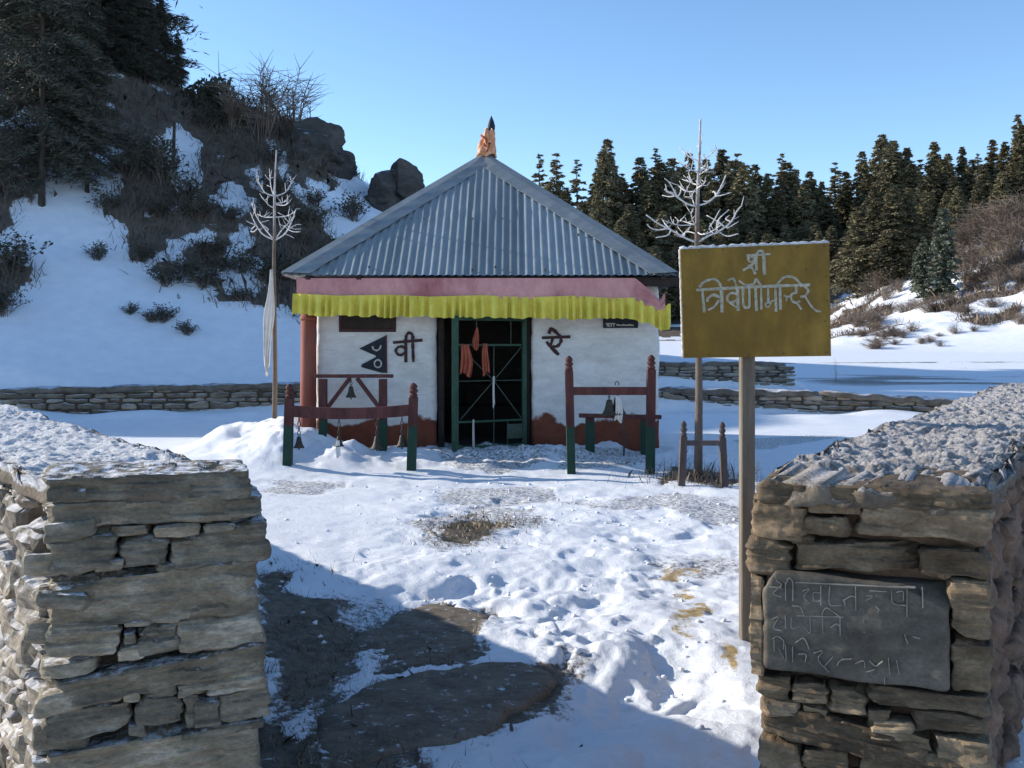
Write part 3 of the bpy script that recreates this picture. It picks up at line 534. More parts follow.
# slab and its carving
def rface(px, py): _, X, Y, z = face_pt(RA, Re, px, py); return Vector((X, Y, z))
b = MB(); t0 = face_pt(RA, Re, 762, 620)[0]; t1 = face_pt(RA, Re, 948, 620)[0]; sc = rface(855, 629); slh = rface(855, 578).z - rface(855, 681).z
c = np.array(sc[:2]) + Rn * .045; stone(b, (c[0], c[1], sc.z), Re, Rn, (t1 - t0, .12, slh), .012, 24, .007, 6, 4, -.03, amp2=.003, cuts=4)
slab = obj('inscribed_slab', b, M['slate'], wr_root, True)
def q2(x, y): return rface(755 + x * .2051, 565 + y * .2051)
plq = [[(70, 100), (132, 106)], [(108, 70), (132, 92), (92, 130), (130, 150)], [(150, 80), (152, 165)], [(152, 90), (168, 58), (186, 80), (186, 166)], [(200, 78), (480, 92), (780, 105)],
    [(235, 120), (266, 110), (240, 148), (272, 182)], [(322, 95), (322, 188)], [(320, 130), (288, 128), (290, 168), (320, 165)], [(365, 95), (365, 182), (420, 190)], [(430, 165), (470, 145), (488, 150)], [(436, 165), (440, 190)], [(490, 95), (492, 212)],
    [(545, 142), (572, 145), (542, 166)], [(590, 198), (604, 212), (580, 242)], [(665, 120), (672, 178), (732, 190)], [(690, 125), (720, 122), (722, 165)], [(740, 110), (740, 242)], [(815, 108), (817, 200)], [(560, 118), (640, 122)],
    [(85, 258), (116, 248), (92, 298), (132, 312)], [(150, 240), (152, 300)], [(185, 192), (222, 198), (242, 240)], [(180, 250), (182, 300), (232, 290), (268, 325)], [(270, 250), (272, 320)], [(205, 240), (430, 246)], [(328, 235), (340, 208), (362, 206), (420, 250)], [(330, 250), (332, 322)], [(370, 295), (400, 280), (414, 290)], [(415, 250), (416, 332)], [(530, 258), (532, 322)], [(728, 330), (742, 372)], [(770, 342), (802, 350)],
    [(90, 352), (112, 340), (142, 362), (140, 402)], [(95, 360), (96, 412)], [(118, 400), (142, 442)], [(150, 380), (155, 452)], [(185, 390), (186, 462)], [(200, 370), (240, 350), (266, 402)], [(215, 425), (250, 428), (246, 462)], [(290, 420), (332, 410), (310, 452), (362, 512)], [(342, 482), (380, 440)],
    [(400, 480), (420, 455), (470, 450)], [(560, 462), (590, 482), (622, 462)], [(650, 450), (656, 522)], [(545, 512), (582, 500)], [(630, 540), (632, 572)], [(690, 462), (702, 522)], [(490, 470), (530, 460), (535, 490)]]
b = MB(); b.strokes(plq, q2, 4.8, .0205, (-Rn[0], -Rn[1], 0)); obj('carved_inscription', b, M['groove'], slab)

# far enclosure walls and the terrace wall
def far_wall(pts, zt, zb, seed, label, thick=.45):
    root = empty('stone_wall', (pts[0][0], pts[0][1], 0), label, 'wall', 'stone walls of the temple enclosure')
    b = MB(); core = MB(); cap = MB()
    for i in range(len(pts) - 1):
        a = np.array(pts[i]); c = np.array(pts[i + 1]); L = np.linalg.norm(c - a); d = (c - a) / L; nrm = np.array((d[1], -d[0]))
        ta, tb = zt[i], zt[i + 1]; zf = lambda s, ta=ta, tb=tb, L=L: ta + (tb - ta) * s / L - .07
        courses(b, a, d, nrm, L, zb, max(ta, tb) - .07, seed + i, .07, .15, .2, .6, .12, .2, .02, nmax=5, zf=zf)
        bk = a - nrm * thick
        v = []
        for z0 in (0, 1):
            for (q, t) in ((a - nrm * .06, ta), (c - nrm * .06, tb), (c - nrm * thick, tb), (bk, ta)): v.append((q[0], q[1], zb if not z0 else t - .09))
        core.add(v, [(3, 2, 1, 0), (4, 5, 6, 7), (0, 1, 5, 4), (1, 2, 6, 5), (2, 3, 7, 6), (3, 0, 4, 7)])
        stone_cap(cap, a, c, nrm, thick, ta, tb, seed)
    obj('masonry', b, M['stone_far'], root, True); obj('earth_core', core, M['core'], root); obj('capping', cap, M['cap_far'], root, True)
    return root
def stone_cap(mb, a, c, nrm, w, ta, tb, seed):
    L = np.linalg.norm(c - a); d = (c - a) / L; q, f = lattice(6, int(L * 7), 3); k = 8; dd = (np.abs(q)**k).sum(1)**(1 / k)
    p = q / dd[:, None] * np.array((w + .08, L, .12)) / 2; W = p * 3 + seed; p[:, 2] += n3(W, 2) * .035 + n3(W * 3, 3) * .03; p[:, 0] += np.sign(q[:, 0]) * n3(W * 2 + 9, 4) * .04
    o = (a + c) / 2 - nrm * w / 2; s = (p[:, 1] + L / 2) / L
    wv = np.stack([o[0] - nrm[0] * p[:, 0] + d[0] * p[:, 1], o[1] - nrm[1] * p[:, 0] + d[1] * p[:, 1], ta + (tb - ta) * s - .05 + p[:, 2]], 1)
    mb.add(wv, f)
M['cap_far'] = mat('far frosted earth', (.10, .08, .06), (.22, .18, .14), 4, .95, .6, 12, top=((.68, .70, .76), .85, 1.1, .9, 3))
far_wall([(-17, 19.2), (-10.8, 21.0), (-4.2, 21.9), (-2.6, 21.9)], [.65, .62, .70, .70], -.2, 31, 'long low rubble wall at the foot of the left snow slope, behind the white-clothed sapling')
far_wall([(-2.55, 21.9), (3.2, 21.4), (6.5, 21.1), (9.4, 20.4), (11.6, 19.6)], [.7, .62, .56, .40, .34], -.2, 41, 'long low rubble wall behind the yellow signboard, dark face and snow on both sides')
far_wall([(2.0, 26.3), (7.15, 26.0)], [1.1, 1.08], .1, 51, 'short dark terrace wall just above the long low wall, ending behind the yellow signboard', .8)

# ---------------------------------------------------------------- temple
TX, TY0 = -.42, 13.4
temple = empty('temple', (TX, 15.5, 0), 'small whitewashed shrine with pyramid tin roof, yellow frill and open green gate', 'temple')
def rough_block(mb, lo, hi, res=.07, amp=.012, k=22, seed=0, fr=2.2):
    size = np.array(hi) - np.array(lo); o = (np.array(lo) + np.array(hi)) / 2; stone(mb, o, (1, 0), (0, 1), size, res, k, amp, fr, seed, amp2=.006, nmax=46)
WL, WR, DL, DR, YF, YB = -2.63, 1.985, -1.02, .268, 13.4, 17.9
b = MB(); rough_block(b, (WL, YF, -.1), (DL, YF + .35, 2.42), seed=1); rough_block(b, (DR, YF, -.1), (WR, YF + .35, 2.42), seed=2)
rough_block(b, (WL + .01, YF + .345, -.1), (WL + .35, YB, 2.42), .12, seed=3); rough_block(b, (WR - .35, YF + .345, -.1), (WR - .01, YB, 2.42), .12, seed=4); rough_block(b, (WL + .3, YB - .35, -.1), (WR - .3, YB, 2.42), .15, seed=5)
rough_block(b, (DL - .04, YF + .05, 2.0), (DR + .04, YF + .3, 2.42), .1, seed=6)
wall = obj('wall', b, M['white_wall'], temple, True)
b = MB(); rough_block(b, (WL + .3, YF + .02, -.15), (WR - .3, YB - .3, .12), .3, .008, seed=7); obj('floor', b, M['dark'], temple)
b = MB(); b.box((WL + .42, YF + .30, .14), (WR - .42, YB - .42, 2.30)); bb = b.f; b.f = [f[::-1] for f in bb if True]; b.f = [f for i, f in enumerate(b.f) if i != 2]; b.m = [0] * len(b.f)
obj('inner_lining', b, M['dark_plaster'], temple)
b = MB(); b.box((DL + .02, YF + .12, .05), (DL + .10, YF + .24, 2.02), bev=.008); b.box((DR - .10, YF + .12, .05), (DR - .02, YF + .24, 2.02), bev=.008); b.box((DL + .10, YF + .12, 1.93), (DR - .10, YF + .24, 2.02), bev=.008)
obj('door_frame', b, M['dark'], temple)
# things dimly seen inside: an altar step and a framed shelf
b = MB(); b.box((DL + .1, YF + 1.9, .12), (DR + .3, YF + 2.6, .62), bev=.02); b.box((DL + .3, YF + 2.2, .62), (DR, YF + 2.6, .95), bev=.02); obj('altar', b, M['dark'], temple)
# roof: four corrugated slopes
EH = 2.57; EX, EY = TX, 12.95 + EH; EZ, AZ = 2.455, 4.50
roof = None
def roof_face(ang, nrow=14):
    per = .1035; nx = int(2 * EH / per) * 8; us = np.linspace(-EH, EH, nx + 1); ts = np.linspace(0, 1, nrow + 1)
    U, T = np.meshgrid(us, ts, indexing='ij'); tmax = 1 - np.abs(U) / EH; tt = T * tmax
    amp = .009; w = amp * np.cos(2 * math.pi * U / per) * np.clip(tmax * 30, 0, 1) ; lap = np.where(tt > .47, .010, 0.0) + np.where(tt > .80, .01, 0)
    n = np.array((0, -math.sin(math.atan2(AZ - EZ, EH)), math.cos(math.atan2(AZ - EZ, EH))))
    w = w + lap + .006 * fbm(U * 1.1 + ang, tt * 3, 2, 7) + .004 * np.floor((U + EH) / .78) % 2 * .004
    x = U; y = -EH * (1 - tt) + n[1] * w; z = EZ + (AZ - EZ) * tt + n[2] * w - .012 * (tt < .001) * 0
    # ragged eave
    y = y - (1 - np.clip(tt * 40, 0, 1)) * (.012 * n2(np.floor((U + EH) / .78) * 3.1, U * 0, 5)); 
    ca, sa = math.cos(ang), math.sin(ang); X = EX + x * ca - y * sa; Y = EY + x * sa + y * ca
    v = np.stack([X.ravel(), Y.ravel(), z.ravel()], 1); i = np.arange(nx)[:, None] * (nrow + 1); j = np.arange(nrow)[None]
    out = []; wsh = 60     # one sheet is 60 columns wide; each sheet is its own piece of tin
    for s0 in range(0, nx, wsh):
        e0 = min(nx, s0 + wsh); vv = v[s0 * (nrow + 1):(e0 + 1) * (nrow + 1)]; ii = np.arange(e0 - s0)[:, None] * (nrow + 1)
        out.append((vv, np.stack([ii + j, ii + nrow + 1 + j, ii + nrow + 2 + j, ii + j + 1], -1).reshape(-1, 4)))
    return out
b = MB()
for k in range(4):
    for v, f in roof_face(k * math.pi / 2): b.add(v, f)
roof = obj('roof', b, M['tin'], temple, True)
b = MB()
for k in range(4):       # folded strips over the four hips
    a = k * math.pi / 2 + math.pi / 4; rr_ = math.sqrt(2) * EH
    for side in (-1, 1):
        an = a - math.pi / 2 - 0; pts = []
        # hip line from the corner to the apex; the strip lies on the slope beside it
        cx, cy = math.cos(a - math.pi / 2), math.sin(a - math.pi / 2)
        corner = np.array((EX + rr_ * cx, EY + rr_ * cy, EZ)); apex = np.array((EX, EY, AZ))
        sl = a - math.pi / 2 + side * math.pi / 4; outn = np.array((math.cos(sl), math.sin(sl), 0)); inn = np.array((-math.sin(sl), math.cos(sl), 0)) * (-side) * -1
        tdir = np.array((math.cos(sl + math.pi / 2), math.sin(sl + math.pi / 2), 0))
        if np.dot(tdir, np.array((cx, cy, 0))) > 0: tdir = -tdir
        pit = math.atan2(AZ - EZ, EH); nn = outn * math.sin(pit) + np.array((0, 0, math.cos(pit)))
        n_ = 26; v = []; f = []
        for i in range(n_ + 1):
            t = i / n_; h = corner + (apex - corner) * t; wdt = min(.36, max(.0, (1 - t) * EH) + .03); wob = .006 * math.sin(i * 2.1 + k)
            v += [tuple(h + np.array((0, 0, .045))), tuple(h + nn * .042 + tdir * wdt * .35 * 1), tuple(h + nn * (.026 + wob) + tdir * wdt), tuple(h + nn * (.019 + wob) + tdir * wdt)]
            if i:
                o = 4 * (i - 1)
                for m_ in range(3): q = (o + m_, o + m_ + 1, o + m_ + 5, o + m_ + 4); f.append(q if side > 0 else q[::-1])
        b.add(v, f)
obj('hip_cap', b, M['tin_cap'], roof)
NAILS = []
for i in range(26):      # nail heads and a lap line of washers
    u = -EH * .55 + i * .21 + random.uniform(-.04, .04)
    if abs(u) > EH * .5 or random.random() < .5: continue
    t = .42 + random.uniform(-.006, .006)
    NAILS.append((u, t, .013))
for u, t in ((-1.45, .05), (-.1, .03), (-1.72, .27), (.85, .03), (1.32, .29), (.2, .05)): NAILS.append((u, t, .018))
for u, t, w_ in NAILS: obj('roof_nail', MB().lathe((EX + u, EY - EH * (1 - t) - .012, EZ + (AZ - EZ) * t + .004), [(w_, 0), (w_ * .85, w_), (.002, w_ * 1.5)], 6), M['iron'], roof)
b = MB(); b.box((WL - .1, 13.06, 2.32), (WR + .22, 13.18, 2.44), bev=.01); b.box((WL - .18, 13.2, 2.33), (WL - .06, 17.8, 2.44), bev=.01); b.box((WR + .02, 13.2, 2.33), (WR + .14, 17.8, 2.44), bev=.01)
for i in range(8): x = WL - .02 + i * .66; b.box((x - .035, 12.99, 2.40), (x + .035, 13.40, 2.455))
obj('eave_beam', b, M['dark'], temple)
# finial
fin = MB(); fin.lathe((EX + .07, EY, AZ - .08), [(.10, 0), (.085, .12), (.055, .20), (.05, .30), (.06, .36), (.035, .42), (.03, .44)], 12)
finial = obj('finial', fin, M['dark'], temple, True)
b = MB(); b.lathe((EX + .10, EY, AZ + .34), [(.03, 0), (.055, .06), (.058, .11), (.04, .18), (.015, .24), (.002, .27)], 12); obj('bud', b, M['ink_blue'], finial, True)
b = MB(); q, f = lattice(10, 8, 12); tt = (q[:, 2] + 1) / 2; d = (np.abs(q[:, :2])**3).sum(1)**(1 / 3); ang = np.arctan2(q[:, 1], q[:, 0]); rad = np.where(np.max(np.abs(q[:, :2]), 1) > .98, 1, np.max(np.abs(q[:, :2]), 1)) * (.15 - .085 * tt + .02 * np.sin(ang * 5 + tt * 7) + .012 * np.sin(ang * 11))
b.add(np.stack([EX + .015 + .055 * tt + rad * np.cos(ang), EY - .02 + rad * np.sin(ang), AZ - .02 + .40 * tt - .03 * np.sin(ang * 3)], 1), f); obj('wrapped_cloth', b, M['peach'], finial, True)
b = MB(); b.tube([(EX - .02, EY - .17, AZ + .14), (EX + .03, EY - .15, AZ + .10), (EX + .08, EY - .13, AZ + .16), (EX + .03, EY - .16, AZ + .02)], .018, 6); b.tube([(EX - .06, EY - .12, AZ + .28), (EX + .02, EY - .14, AZ + .22), (EX + .05, EY - .13, AZ + .1)], .022, 6); obj('tied_ribbon', b, M['orange'], finial, True)
# pink valance and yellow frill
def cloth_strip(x0, x1, zfun_top, zfun_bot, yfun, nx=420, nz=10, tail=None):
    xs = np.linspace(x0, x1, nx); v = []; f = []
    for i, x in enumerate(xs):
        a, c = zfun_top(x), zfun_bot(x)
        for j in range(nz + 1): t = j / nz; v.append((x, yfun(x, t), a + (c - a) * t))
    for i in range(nx - 1):
        for j in range(nz): o = i * (nz + 1) + j; f.append((o, o + 1, o + nz + 2, o + nz + 1))
    return v, f
YV = 12.975
def zpx(px_list, py_list): return lambda x: CAMZ - (np.interp(x / YV * F + 512, px_list, py_list) - HOR) * YV / F
pt = zpx([297, 635, 650, 660, 668], [278, 278, 290, 300, 288]); pm = zpx([297, 340, 390, 430, 480, 530, 575, 610, 635, 650, 660, 668], [296, 298, 297, 299, 297.5, 299.5, 298, 300.5, 300, 307, 313, 306]); pb = zpx([295, 400, 560, 632, 650, 660, 671], [315, 317, 319, 319, 325, 331, 327])
nzv = lambda x, s, f: float(n2(np.array([x * f]), np.array([s * 3.7]), 90 + s)[0])
b = MB(); v, f = cloth_strip(-2.80, 1.985, pt, pm, lambda x, t: YV + .01 + .02 * nzv(x, 1, 2.2) * (.4 + t) + .008 * nzv(x, 2, 7) - (.05 * math.sin(t * 12 + x * 9) * .4 if x > 1.6 else 0), nx=260); b.add(v, f)
b.add([(x - .0, y + .0, z) for x, y, z in [(-2.80, YV, 2.42), (-2.83, YV + .1, 2.15), (-2.83, 13.6, 2.16), (-2.80, 13.6, 2.42)]], [(0, 1, 2, 3)])
obj('pink_valance', b, M['pink'], temple, True)
ph = np.cumsum(rng.uniform(.55, 1.5, 900)); 
def pleat(x):
    s = (x + 3) / .088; i = int(s); return math.sin(2 * math.pi * (ph[i] + (s - i) * (ph[i + 1] - ph[i])) * .8)
def ybot(x): return pb(x) + .018 * nzv(x, 4, 9) + .012 * pleat(x) * .6
b = MB(); v, f = cloth_strip(-2.84, 2.06, lambda x: pm(x) + .03, ybot, lambda x, t: YV - .018 - .03 * t + (.014 + .042 * t**.6) * pleat(x) * (1 + .3 * nzv(x, 5, 5)), nx=1100, nz=7); b.add(v, f)
obj('yellow_frill', b, M['yellow'], temple, True)
# corner pillar, high window, plate, painted marks
b = MB(); b.tube([(-2.715, 13.27, -.1), (-2.70, 13.27, 1.2), (-2.70, 13.27, 2.34)], [.112, .105, .10], 14); b.tube([(-2.70, 13.27, 1.88), (-2.70, 13.27, 1.92)], .112, 14); obj('corner_pillar', b, M['pillar'], temple, True)
def W2(px, py, Y=YF - .012): return P(px, py, Y)
a, c = W2(339, 312), W2(396, 332)
b = MB(); t_ = .05
b.box((a.x, YF - .03, c.z), (c.x, YF + .05, c.z + t_), bev=.006); b.box((a.x, YF - .028, c.z + t_), (a.x + t_, YF + .05, a.z), bev=.006); b.box((c.x - t_, YF - .028, c.z + t_), (c.x, YF + .05, a.z), bev=.006); b.box((a.x + t_, YF - .03, a.z - t_), (c.x - t_, YF + .05, a.z), bev=.006)
win = obj('window', b, M['ink'], temple)
b = MB(); b.box((a.x + t_, YF - .014, c.z + t_), (c.x - t_, YF + .02, a.z - t_)); obj('shutter', b, M['dark'], win)
a, c = W2(603, 318), W2(638, 328); b = MB(); b.box((a.x, YF - .035, c.z), (c.x, YF - .008, a.z), bev=.004); plate = obj('name_plate', b, M['ink_blue'], temple)
q4 = lambda x, y: W2(535 + x * .1074, 315 + y * .1074, YF - .035)
pl = [(10, [(660, 80), (745, 80)]), (9, [(672, 82), (672, 104)]), (9, [(690, 82), (680, 100), (700, 104)]), (9, [(712, 82), (712, 104)]), (9, [(735, 82), (735, 104)])] + [(8, [(760 + 18 * k, 96), (768 + 18 * k, 86 + 4 * (k % 3)), (774 + 18 * k, 100)]) for k in range(9)]
b = MB(); b.strokes(pl, q4, 8, .003, (0, -1, 0)); obj('plate_lettering', b, M['paint_pale'], plate)
q3 = lambda x, y: W2(330 + x * .10417, 310 + y * .10417)
b = MB(); b.strokes([(26, [(612, 312), (880, 290)]), (28, [(728, 310), (728, 495)]), (28, [(725, 320), (735, 240), (765, 220), (792, 245), (794, 320), (800, 492)]), (26, [(730, 378), (695, 352), (652, 358), (632, 395), (660, 430), (700, 425), (726, 392)])], q3, 26, .003, (0, -1, 0)); obj('painted_letter', b, M['ink'], temple)
b = MB(); b.strokes([(28, [(72, 212), (320, 203)]), (34, [(132, 165), (148, 130), (185, 150), (240, 205)]), (28, [(240, 205), (240, 250), (210, 288), (165, 296)]), (24, [(165, 215), (150, 272)]), (32, [(112, 255), (160, 310), (215, 365)])], q4 and (lambda x, y: W2(535 + x * .1074, 315 + y * .1074)), 28, .003, (0, -1, 0)); obj('painted_letter', b, M['ink'], temple)
def prism(mb, pts2, to3d, nrm, th, mi=0):
    n = len(pts2); A = [to3d(*p) + Vector(nrm) * th for p in pts2]; B = [to3d(*p) - Vector(nrm) * .006 for p in pts2]
    mb.add(A + B, [tuple(range(n))] + [(i, n + i, n + (i + 1) % n, (i + 1) % n) for i in range(n)], mi)
b = MB(); prism(b, [(545, 240), (280, 370), (405, 425), (440, 438), (440, 452), (305, 522), (300, 548), (500, 604), (545, 602)], q3, (0, -1, 0), .003)
emb = obj('painted_pennant', b, M['ink_blue'], temple)
b = MB(); b.strokes([(14, [(408, 352), (420, 378), (450, 388), (478, 370), (488, 342)])], q3, 14, .006, (0, -1, 0)); obj('moon_mark', b, M['paint_pale'], emb)
b = MB(); b.strokes([(14, [(460 + 34 * math.cos(k * .7), 515 + 36 * math.sin(k * .7)) for k in range(10)])], q3, 14, .006, (0, -1, 0)); obj('sun_mark', b, M['paint_pale'], emb)
b = MB(); b.strokes([(14, [(540, 245), (541, 600)])], q3, 14, .0055, (0, -1, 0)); obj('pennant_edge', b, M['wood_red'], emb)
# ajar gate leaf
G0, G1 = np.array((.165, 13.42)), np.array((-.735, 12.93)); gl = np.linalg.norm(G1 - G0); gd = (G1 - G0) / gl; grot = math.atan2(gd[1], gd[0])
GZ0, GZ1 = .17, 1.93
def gp(t, z): q = G0 + gd * gl * t; return (q[0], q[1], z)
def gbar(mb, t, z0, z1, w=.06): q = gp(t, 0); mb.box((q[0] - w / 2, q[1] - .02, z0), (q[0] + w / 2, q[1] + .02, z1), rot=grot, bev=.004)
b = MB(); gbar(b, 1.0, GZ0 - .02, GZ1, .085); gate = obj('gate', b, M['green'], temple)
b = MB(); gbar(b, .0, GZ0, GZ1 - .03); obj('hinge_stile', b, M['green'], gate)
def grail(z, w, dz=0):
    m = MB(); q = (np.array(gp(.5, 0)[:2])); m.box((q[0] - gl / 2 + .04, q[1] - .016, z - w / 2), (q[0] + gl / 2 - .045, q[1] + .016, z + w / 2), rot=grot, bev=.003); return m
obj('top_rail', grail(GZ1 - .03, .06), M['green'], gate); obj('bottom_rail', grail(GZ0 + .03, .07), M['green'], gate)
for z in (.55, 1.55): obj('cross_bar', grail(z, .028), M['green'], gate)
b = MB(); hub = gp(.45, 1.08)
for (t, z) in ((.04, 1.08), (.95, 1.08), (.05, 1.52), (.93, 1.52), (.05, .58), (.93, .58), (.45, 1.55), (.45, .2)): b.tube([hub, gp(t, z)], .007, 6)
for t in (.2, .7): b.tube([gp(t, 1.55), gp(t, GZ1 - .05)], .006, 6)
for t in (.25,): b.tube([gp(t, .2), gp(t, .55)], .006, 6)
obj('sunburst_rod', b, M['rod'], gate)
b = MB(); b.box((hub[0] + .30 - .14, hub[1] + .16 - .012 + .0, .30), (hub[0] + .30 + .10, hub[1] + .16 + .012, .50), rot=grot, bev=.01); obj('tin_patch', b, M['rod'], gate)
# step at the doorway
b = MB(); stone(b, (-.55, 13.15, .06), (1, 0), (0, 1), (.9, .4, .16), .05, 7, .02, 8, 3); stone(b, (.05, 13.2, .05), (1, 0), (0, 1), (.5, .35, .14), .05, 6, .02, 8, 9); obj('door_step', b, M['pillar'], temple, True)

# cloths on the gate
def hanging(name, top, w, h, seed, m, label, cat, twist=.5, group=None, narrow=.55, n=(14, 16)):
    v = []; f = []; rs = random.Random(seed); ph_ = rs.uniform(0, 6)
    for j in range(n[1] + 1):
        t = j / n[1]; ww = w * (narrow + (1 - narrow) * min(1, t * 1.8)) * (1 - .15 * t)
        for i in range(n[0] + 1):
            s = i / n[0] - .5; y = .035 * math.sin(s * 19 + ph_ + t * twist) * (.3 + t) * w / .2
            v.append((top[0] + s * ww + .02 * math.sin(t * 4 + ph_) * w / .2, top[1] + y, top[2] - h * t - (.08 * h * math.sin(s * 5 + ph_)) * t))
    k = n[0] + 1
    for j in range(n[1]):
        for i in range(n[0]): f.append((j * k + i, j * k + i + 1, (j + 1) * k + i + 1, (j + 1) * k + i))
    b = MB().add(v, f); o = obj(name, b, m, None, True); md = o.modifiers.new('thickness', 'SOLIDIFY'); md.thickness = .006
    return tag(o, label, cat, group)
g1 = gp(.83, 1.63); hanging('prayer_scarf', (g1[0] - .02, g1[1] - .06, 1.56), .17, .40, 2, M['orange'], 'wide orange-red scarf bunched on the left of the green gate', 'scarf', group='scarves tied to the gate')
g2 = gp(.57, 1.6); hanging('prayer_scarf', (g2[0], g2[1] - .05, 1.57), .10, .40, 5, M['orange'], 'narrow orange scarf in the middle of the gate beside the wide one', 'scarf', group='scarves tied to the gate')
g3 = gp(.70, 1.75); hanging('prayer_scarf', (g3[0], g3[1] - .05, 1.78), .09, .28, 8, M['orange'], 'short twisted orange tassel hanging highest on the gate', 'scarf', group='scarves tied to the gate', narrow=.2)
g4 = gp(.45, 1.1); hanging('cord', (g4[0], g4[1] - .04, 1.14), .03, .40, 9, M['paint_pale'], 'pale cord knotted at the hub of the gate sunburst', 'cord', group='cords tied to the gate', narrow=.9, n=(6, 14))
g5 = gp(.74, .6); hanging('cord', (g5[0], g5[1] - .04, .58), .022, .40, 10, M['paint_pale'], 'thin white cord hanging low from the bottom bar of the gate', 'cord', group='cords tied to the gate', narrow=.9, n=(6, 14))

# ---------------------------------------------------------------- bell frames
def turned_post(root, x, y, z0, z1, w, m, lean=0.0, turned=True):
    b = MB(); hz = .17 if turned else 0; x1 = x + lean
    q = w / 2; v = []
    for (z, xx, ww) in ((z0, x, q), (z1 - hz, x1, q * .96)): v += [(xx - ww, y - ww, z), (xx + ww, y - ww, z), (xx + ww, y + ww, z), (xx - ww, y + ww, z)]
    b.add(v, [(3, 2, 1, 0), (4, 5, 6, 7), (0, 1, 5, 4), (1, 2, 6, 5), (2, 3, 7, 6), (3, 0, 4, 7)])
    if turned: b.lathe((x1, y, z1 - hz), [(q * .7, 0), (q * .95, .015), (q * .95, .03), (q * .6, .045), (q * .95, .06), (q * 1.02, .085), (q * .6, .1), (q * .9, .115), (q * .85, .14), (q * .4, .165), (.004, .175)], 12)
    o = obj('post', b, m, root); md = o.modifiers.new('soft edges', 'BEVEL'); md.width = .006; md.segments = 2; md.limit_method = 'ANGLE'
    return o
def beam(root, p0, p1, h, dth, m, sag=0.0, name='crossbeam'):
    p0 = Vector(p0); p1 = Vector(p1); n = 9; v = []; f = []; t = (p1 - p0); t.normalize(); side = Vector((0, 1, 0)); up = side.cross(t) * -1
    if up.z < 0: up = -up
    for i in range(n + 1):
        s = i / n; c = p0.lerp(p1, s) - Vector((0, 0, 1)) * sag * (1 - (2 * s - 1)**2)
        for (a_, b_) in ((-1, -1), (1, -1), (1, 1), (-1, 1)): v.append(c + side * a_ * dth / 2 + up * b_ * h / 2)
        if i:
            o = 4 * (i - 1)
            for k in range(4): f.append((o + k, o + (k + 1) % 4, o + 4 + (k + 1) % 4, o + 4 + k))
    f += [(3, 2, 1, 0), tuple(4 * n + k for k in range(4))]
    ob = obj(name, MB().add(v, f), m, root); md = ob.modifiers.new('soft edges', 'BEVEL'); md.width = .005; md.segments = 2; md.limit_method = 'ANGLE'; return ob
def bell(x, y, ztop, size, drop, label, cloth=None):
    root = empty('bell', (x, y, ztop - drop - size), label, 'bell', 'bells hanging from the wooden frames'); z = ztop - drop
    b = MB(); pr = [(.04, 0), (.10, -.02), (.17, -.06), (.21, -.2), (.26, -.45), (.33, -.68), (.43, -.85), (.50, -.95), (.50, -1.0), (.44, -1.0), (.38, -.9), (.2, -.3)]
    b.lathe((x, y, z), [(r * size * .95, zz * size) for r, zz in pr[::-1]], 16); obj('bell_body', b, M['bronze'], root, True)
    b = MB(); b.tube([(x, y, z - size * .3), (x, y, z - size * 1.12)], size * .035, 6); b.lathe((x, y, z - size * 1.18), [(.01 * size, 0), (.08 * size, .04 * size), (.08 * size, .1 * size), (.01 * size, .14 * size)], 8); obj('clapper', b, M['iron'], root)
    b = MB(); n = max(2, int(drop / .05)); 
    for i in range(n):
        c = ztop + .01 - (i + .5) * drop / n; rr_ = drop / n * .55
        pts = [(x + (rr_ * .55 * math.cos(a) if i % 2 else 0), y + (0 if i % 2 else rr_ * .55 * math.cos(a)), c + rr_ * math.sin(a)) for a in np.linspace(0, 2 * math.pi, 11)]; b.tube(pts, .006, 5, cap=False)
    obj('chain', b, M['iron'], root)
    return root
PP = M['post_paint']; FG = 'painted wooden bell frames before the shrine'
def fz(px, py, Y): return P(px, py, Y).z
def fx(px, Y): return (px - 512) * Y / F
# left front frame
Y1 = 12.05; r1 = empty('bell_stand', (fx(350, Y1), Y1, .1), 'low red and green bell frame with a sagging beam, left of the shrine gate', 'bell stand', FG)
turned_post(r1, fx(287, Y1), Y1, -.1, fz(287, 384, Y1), .105, PP, .03); turned_post(r1, fx(411, Y1), Y1, -.1, fz(411, 383, Y1), .11, PP, .03)
beam(r1, (fx(291, Y1), Y1 - .01, fz(290, 411, Y1)), (fx(410, Y1), Y1 - .01, fz(410, 410, Y1)), .135, .07, M['wood_red'], .035)
for px, py, sz, lb in ((299, 420, .14, 'small dark bell hanging beside the first post of the low left frame'), (339, 421, .13, 'bell with a pale rag on its chain, second on the low left frame'), (377, 421, .16, 'bell hanging before the green rear post, third on the low left frame'), (402, 420, .15, 'bell on a knotted chain beside the carved post of the low left frame')):
    bell(fx(px, Y1), Y1, fz(px, py - 2, Y1), sz, .20 if px != 299 else .22, lb)
hanging('rag', (fx(339, Y1), Y1 - .05, fz(339, 440, Y1)), .06, .2, 12, M['white_cloth'], 'dirty pale rag tied on a bell chain under the low left beam', 'rag', n=(6, 8))
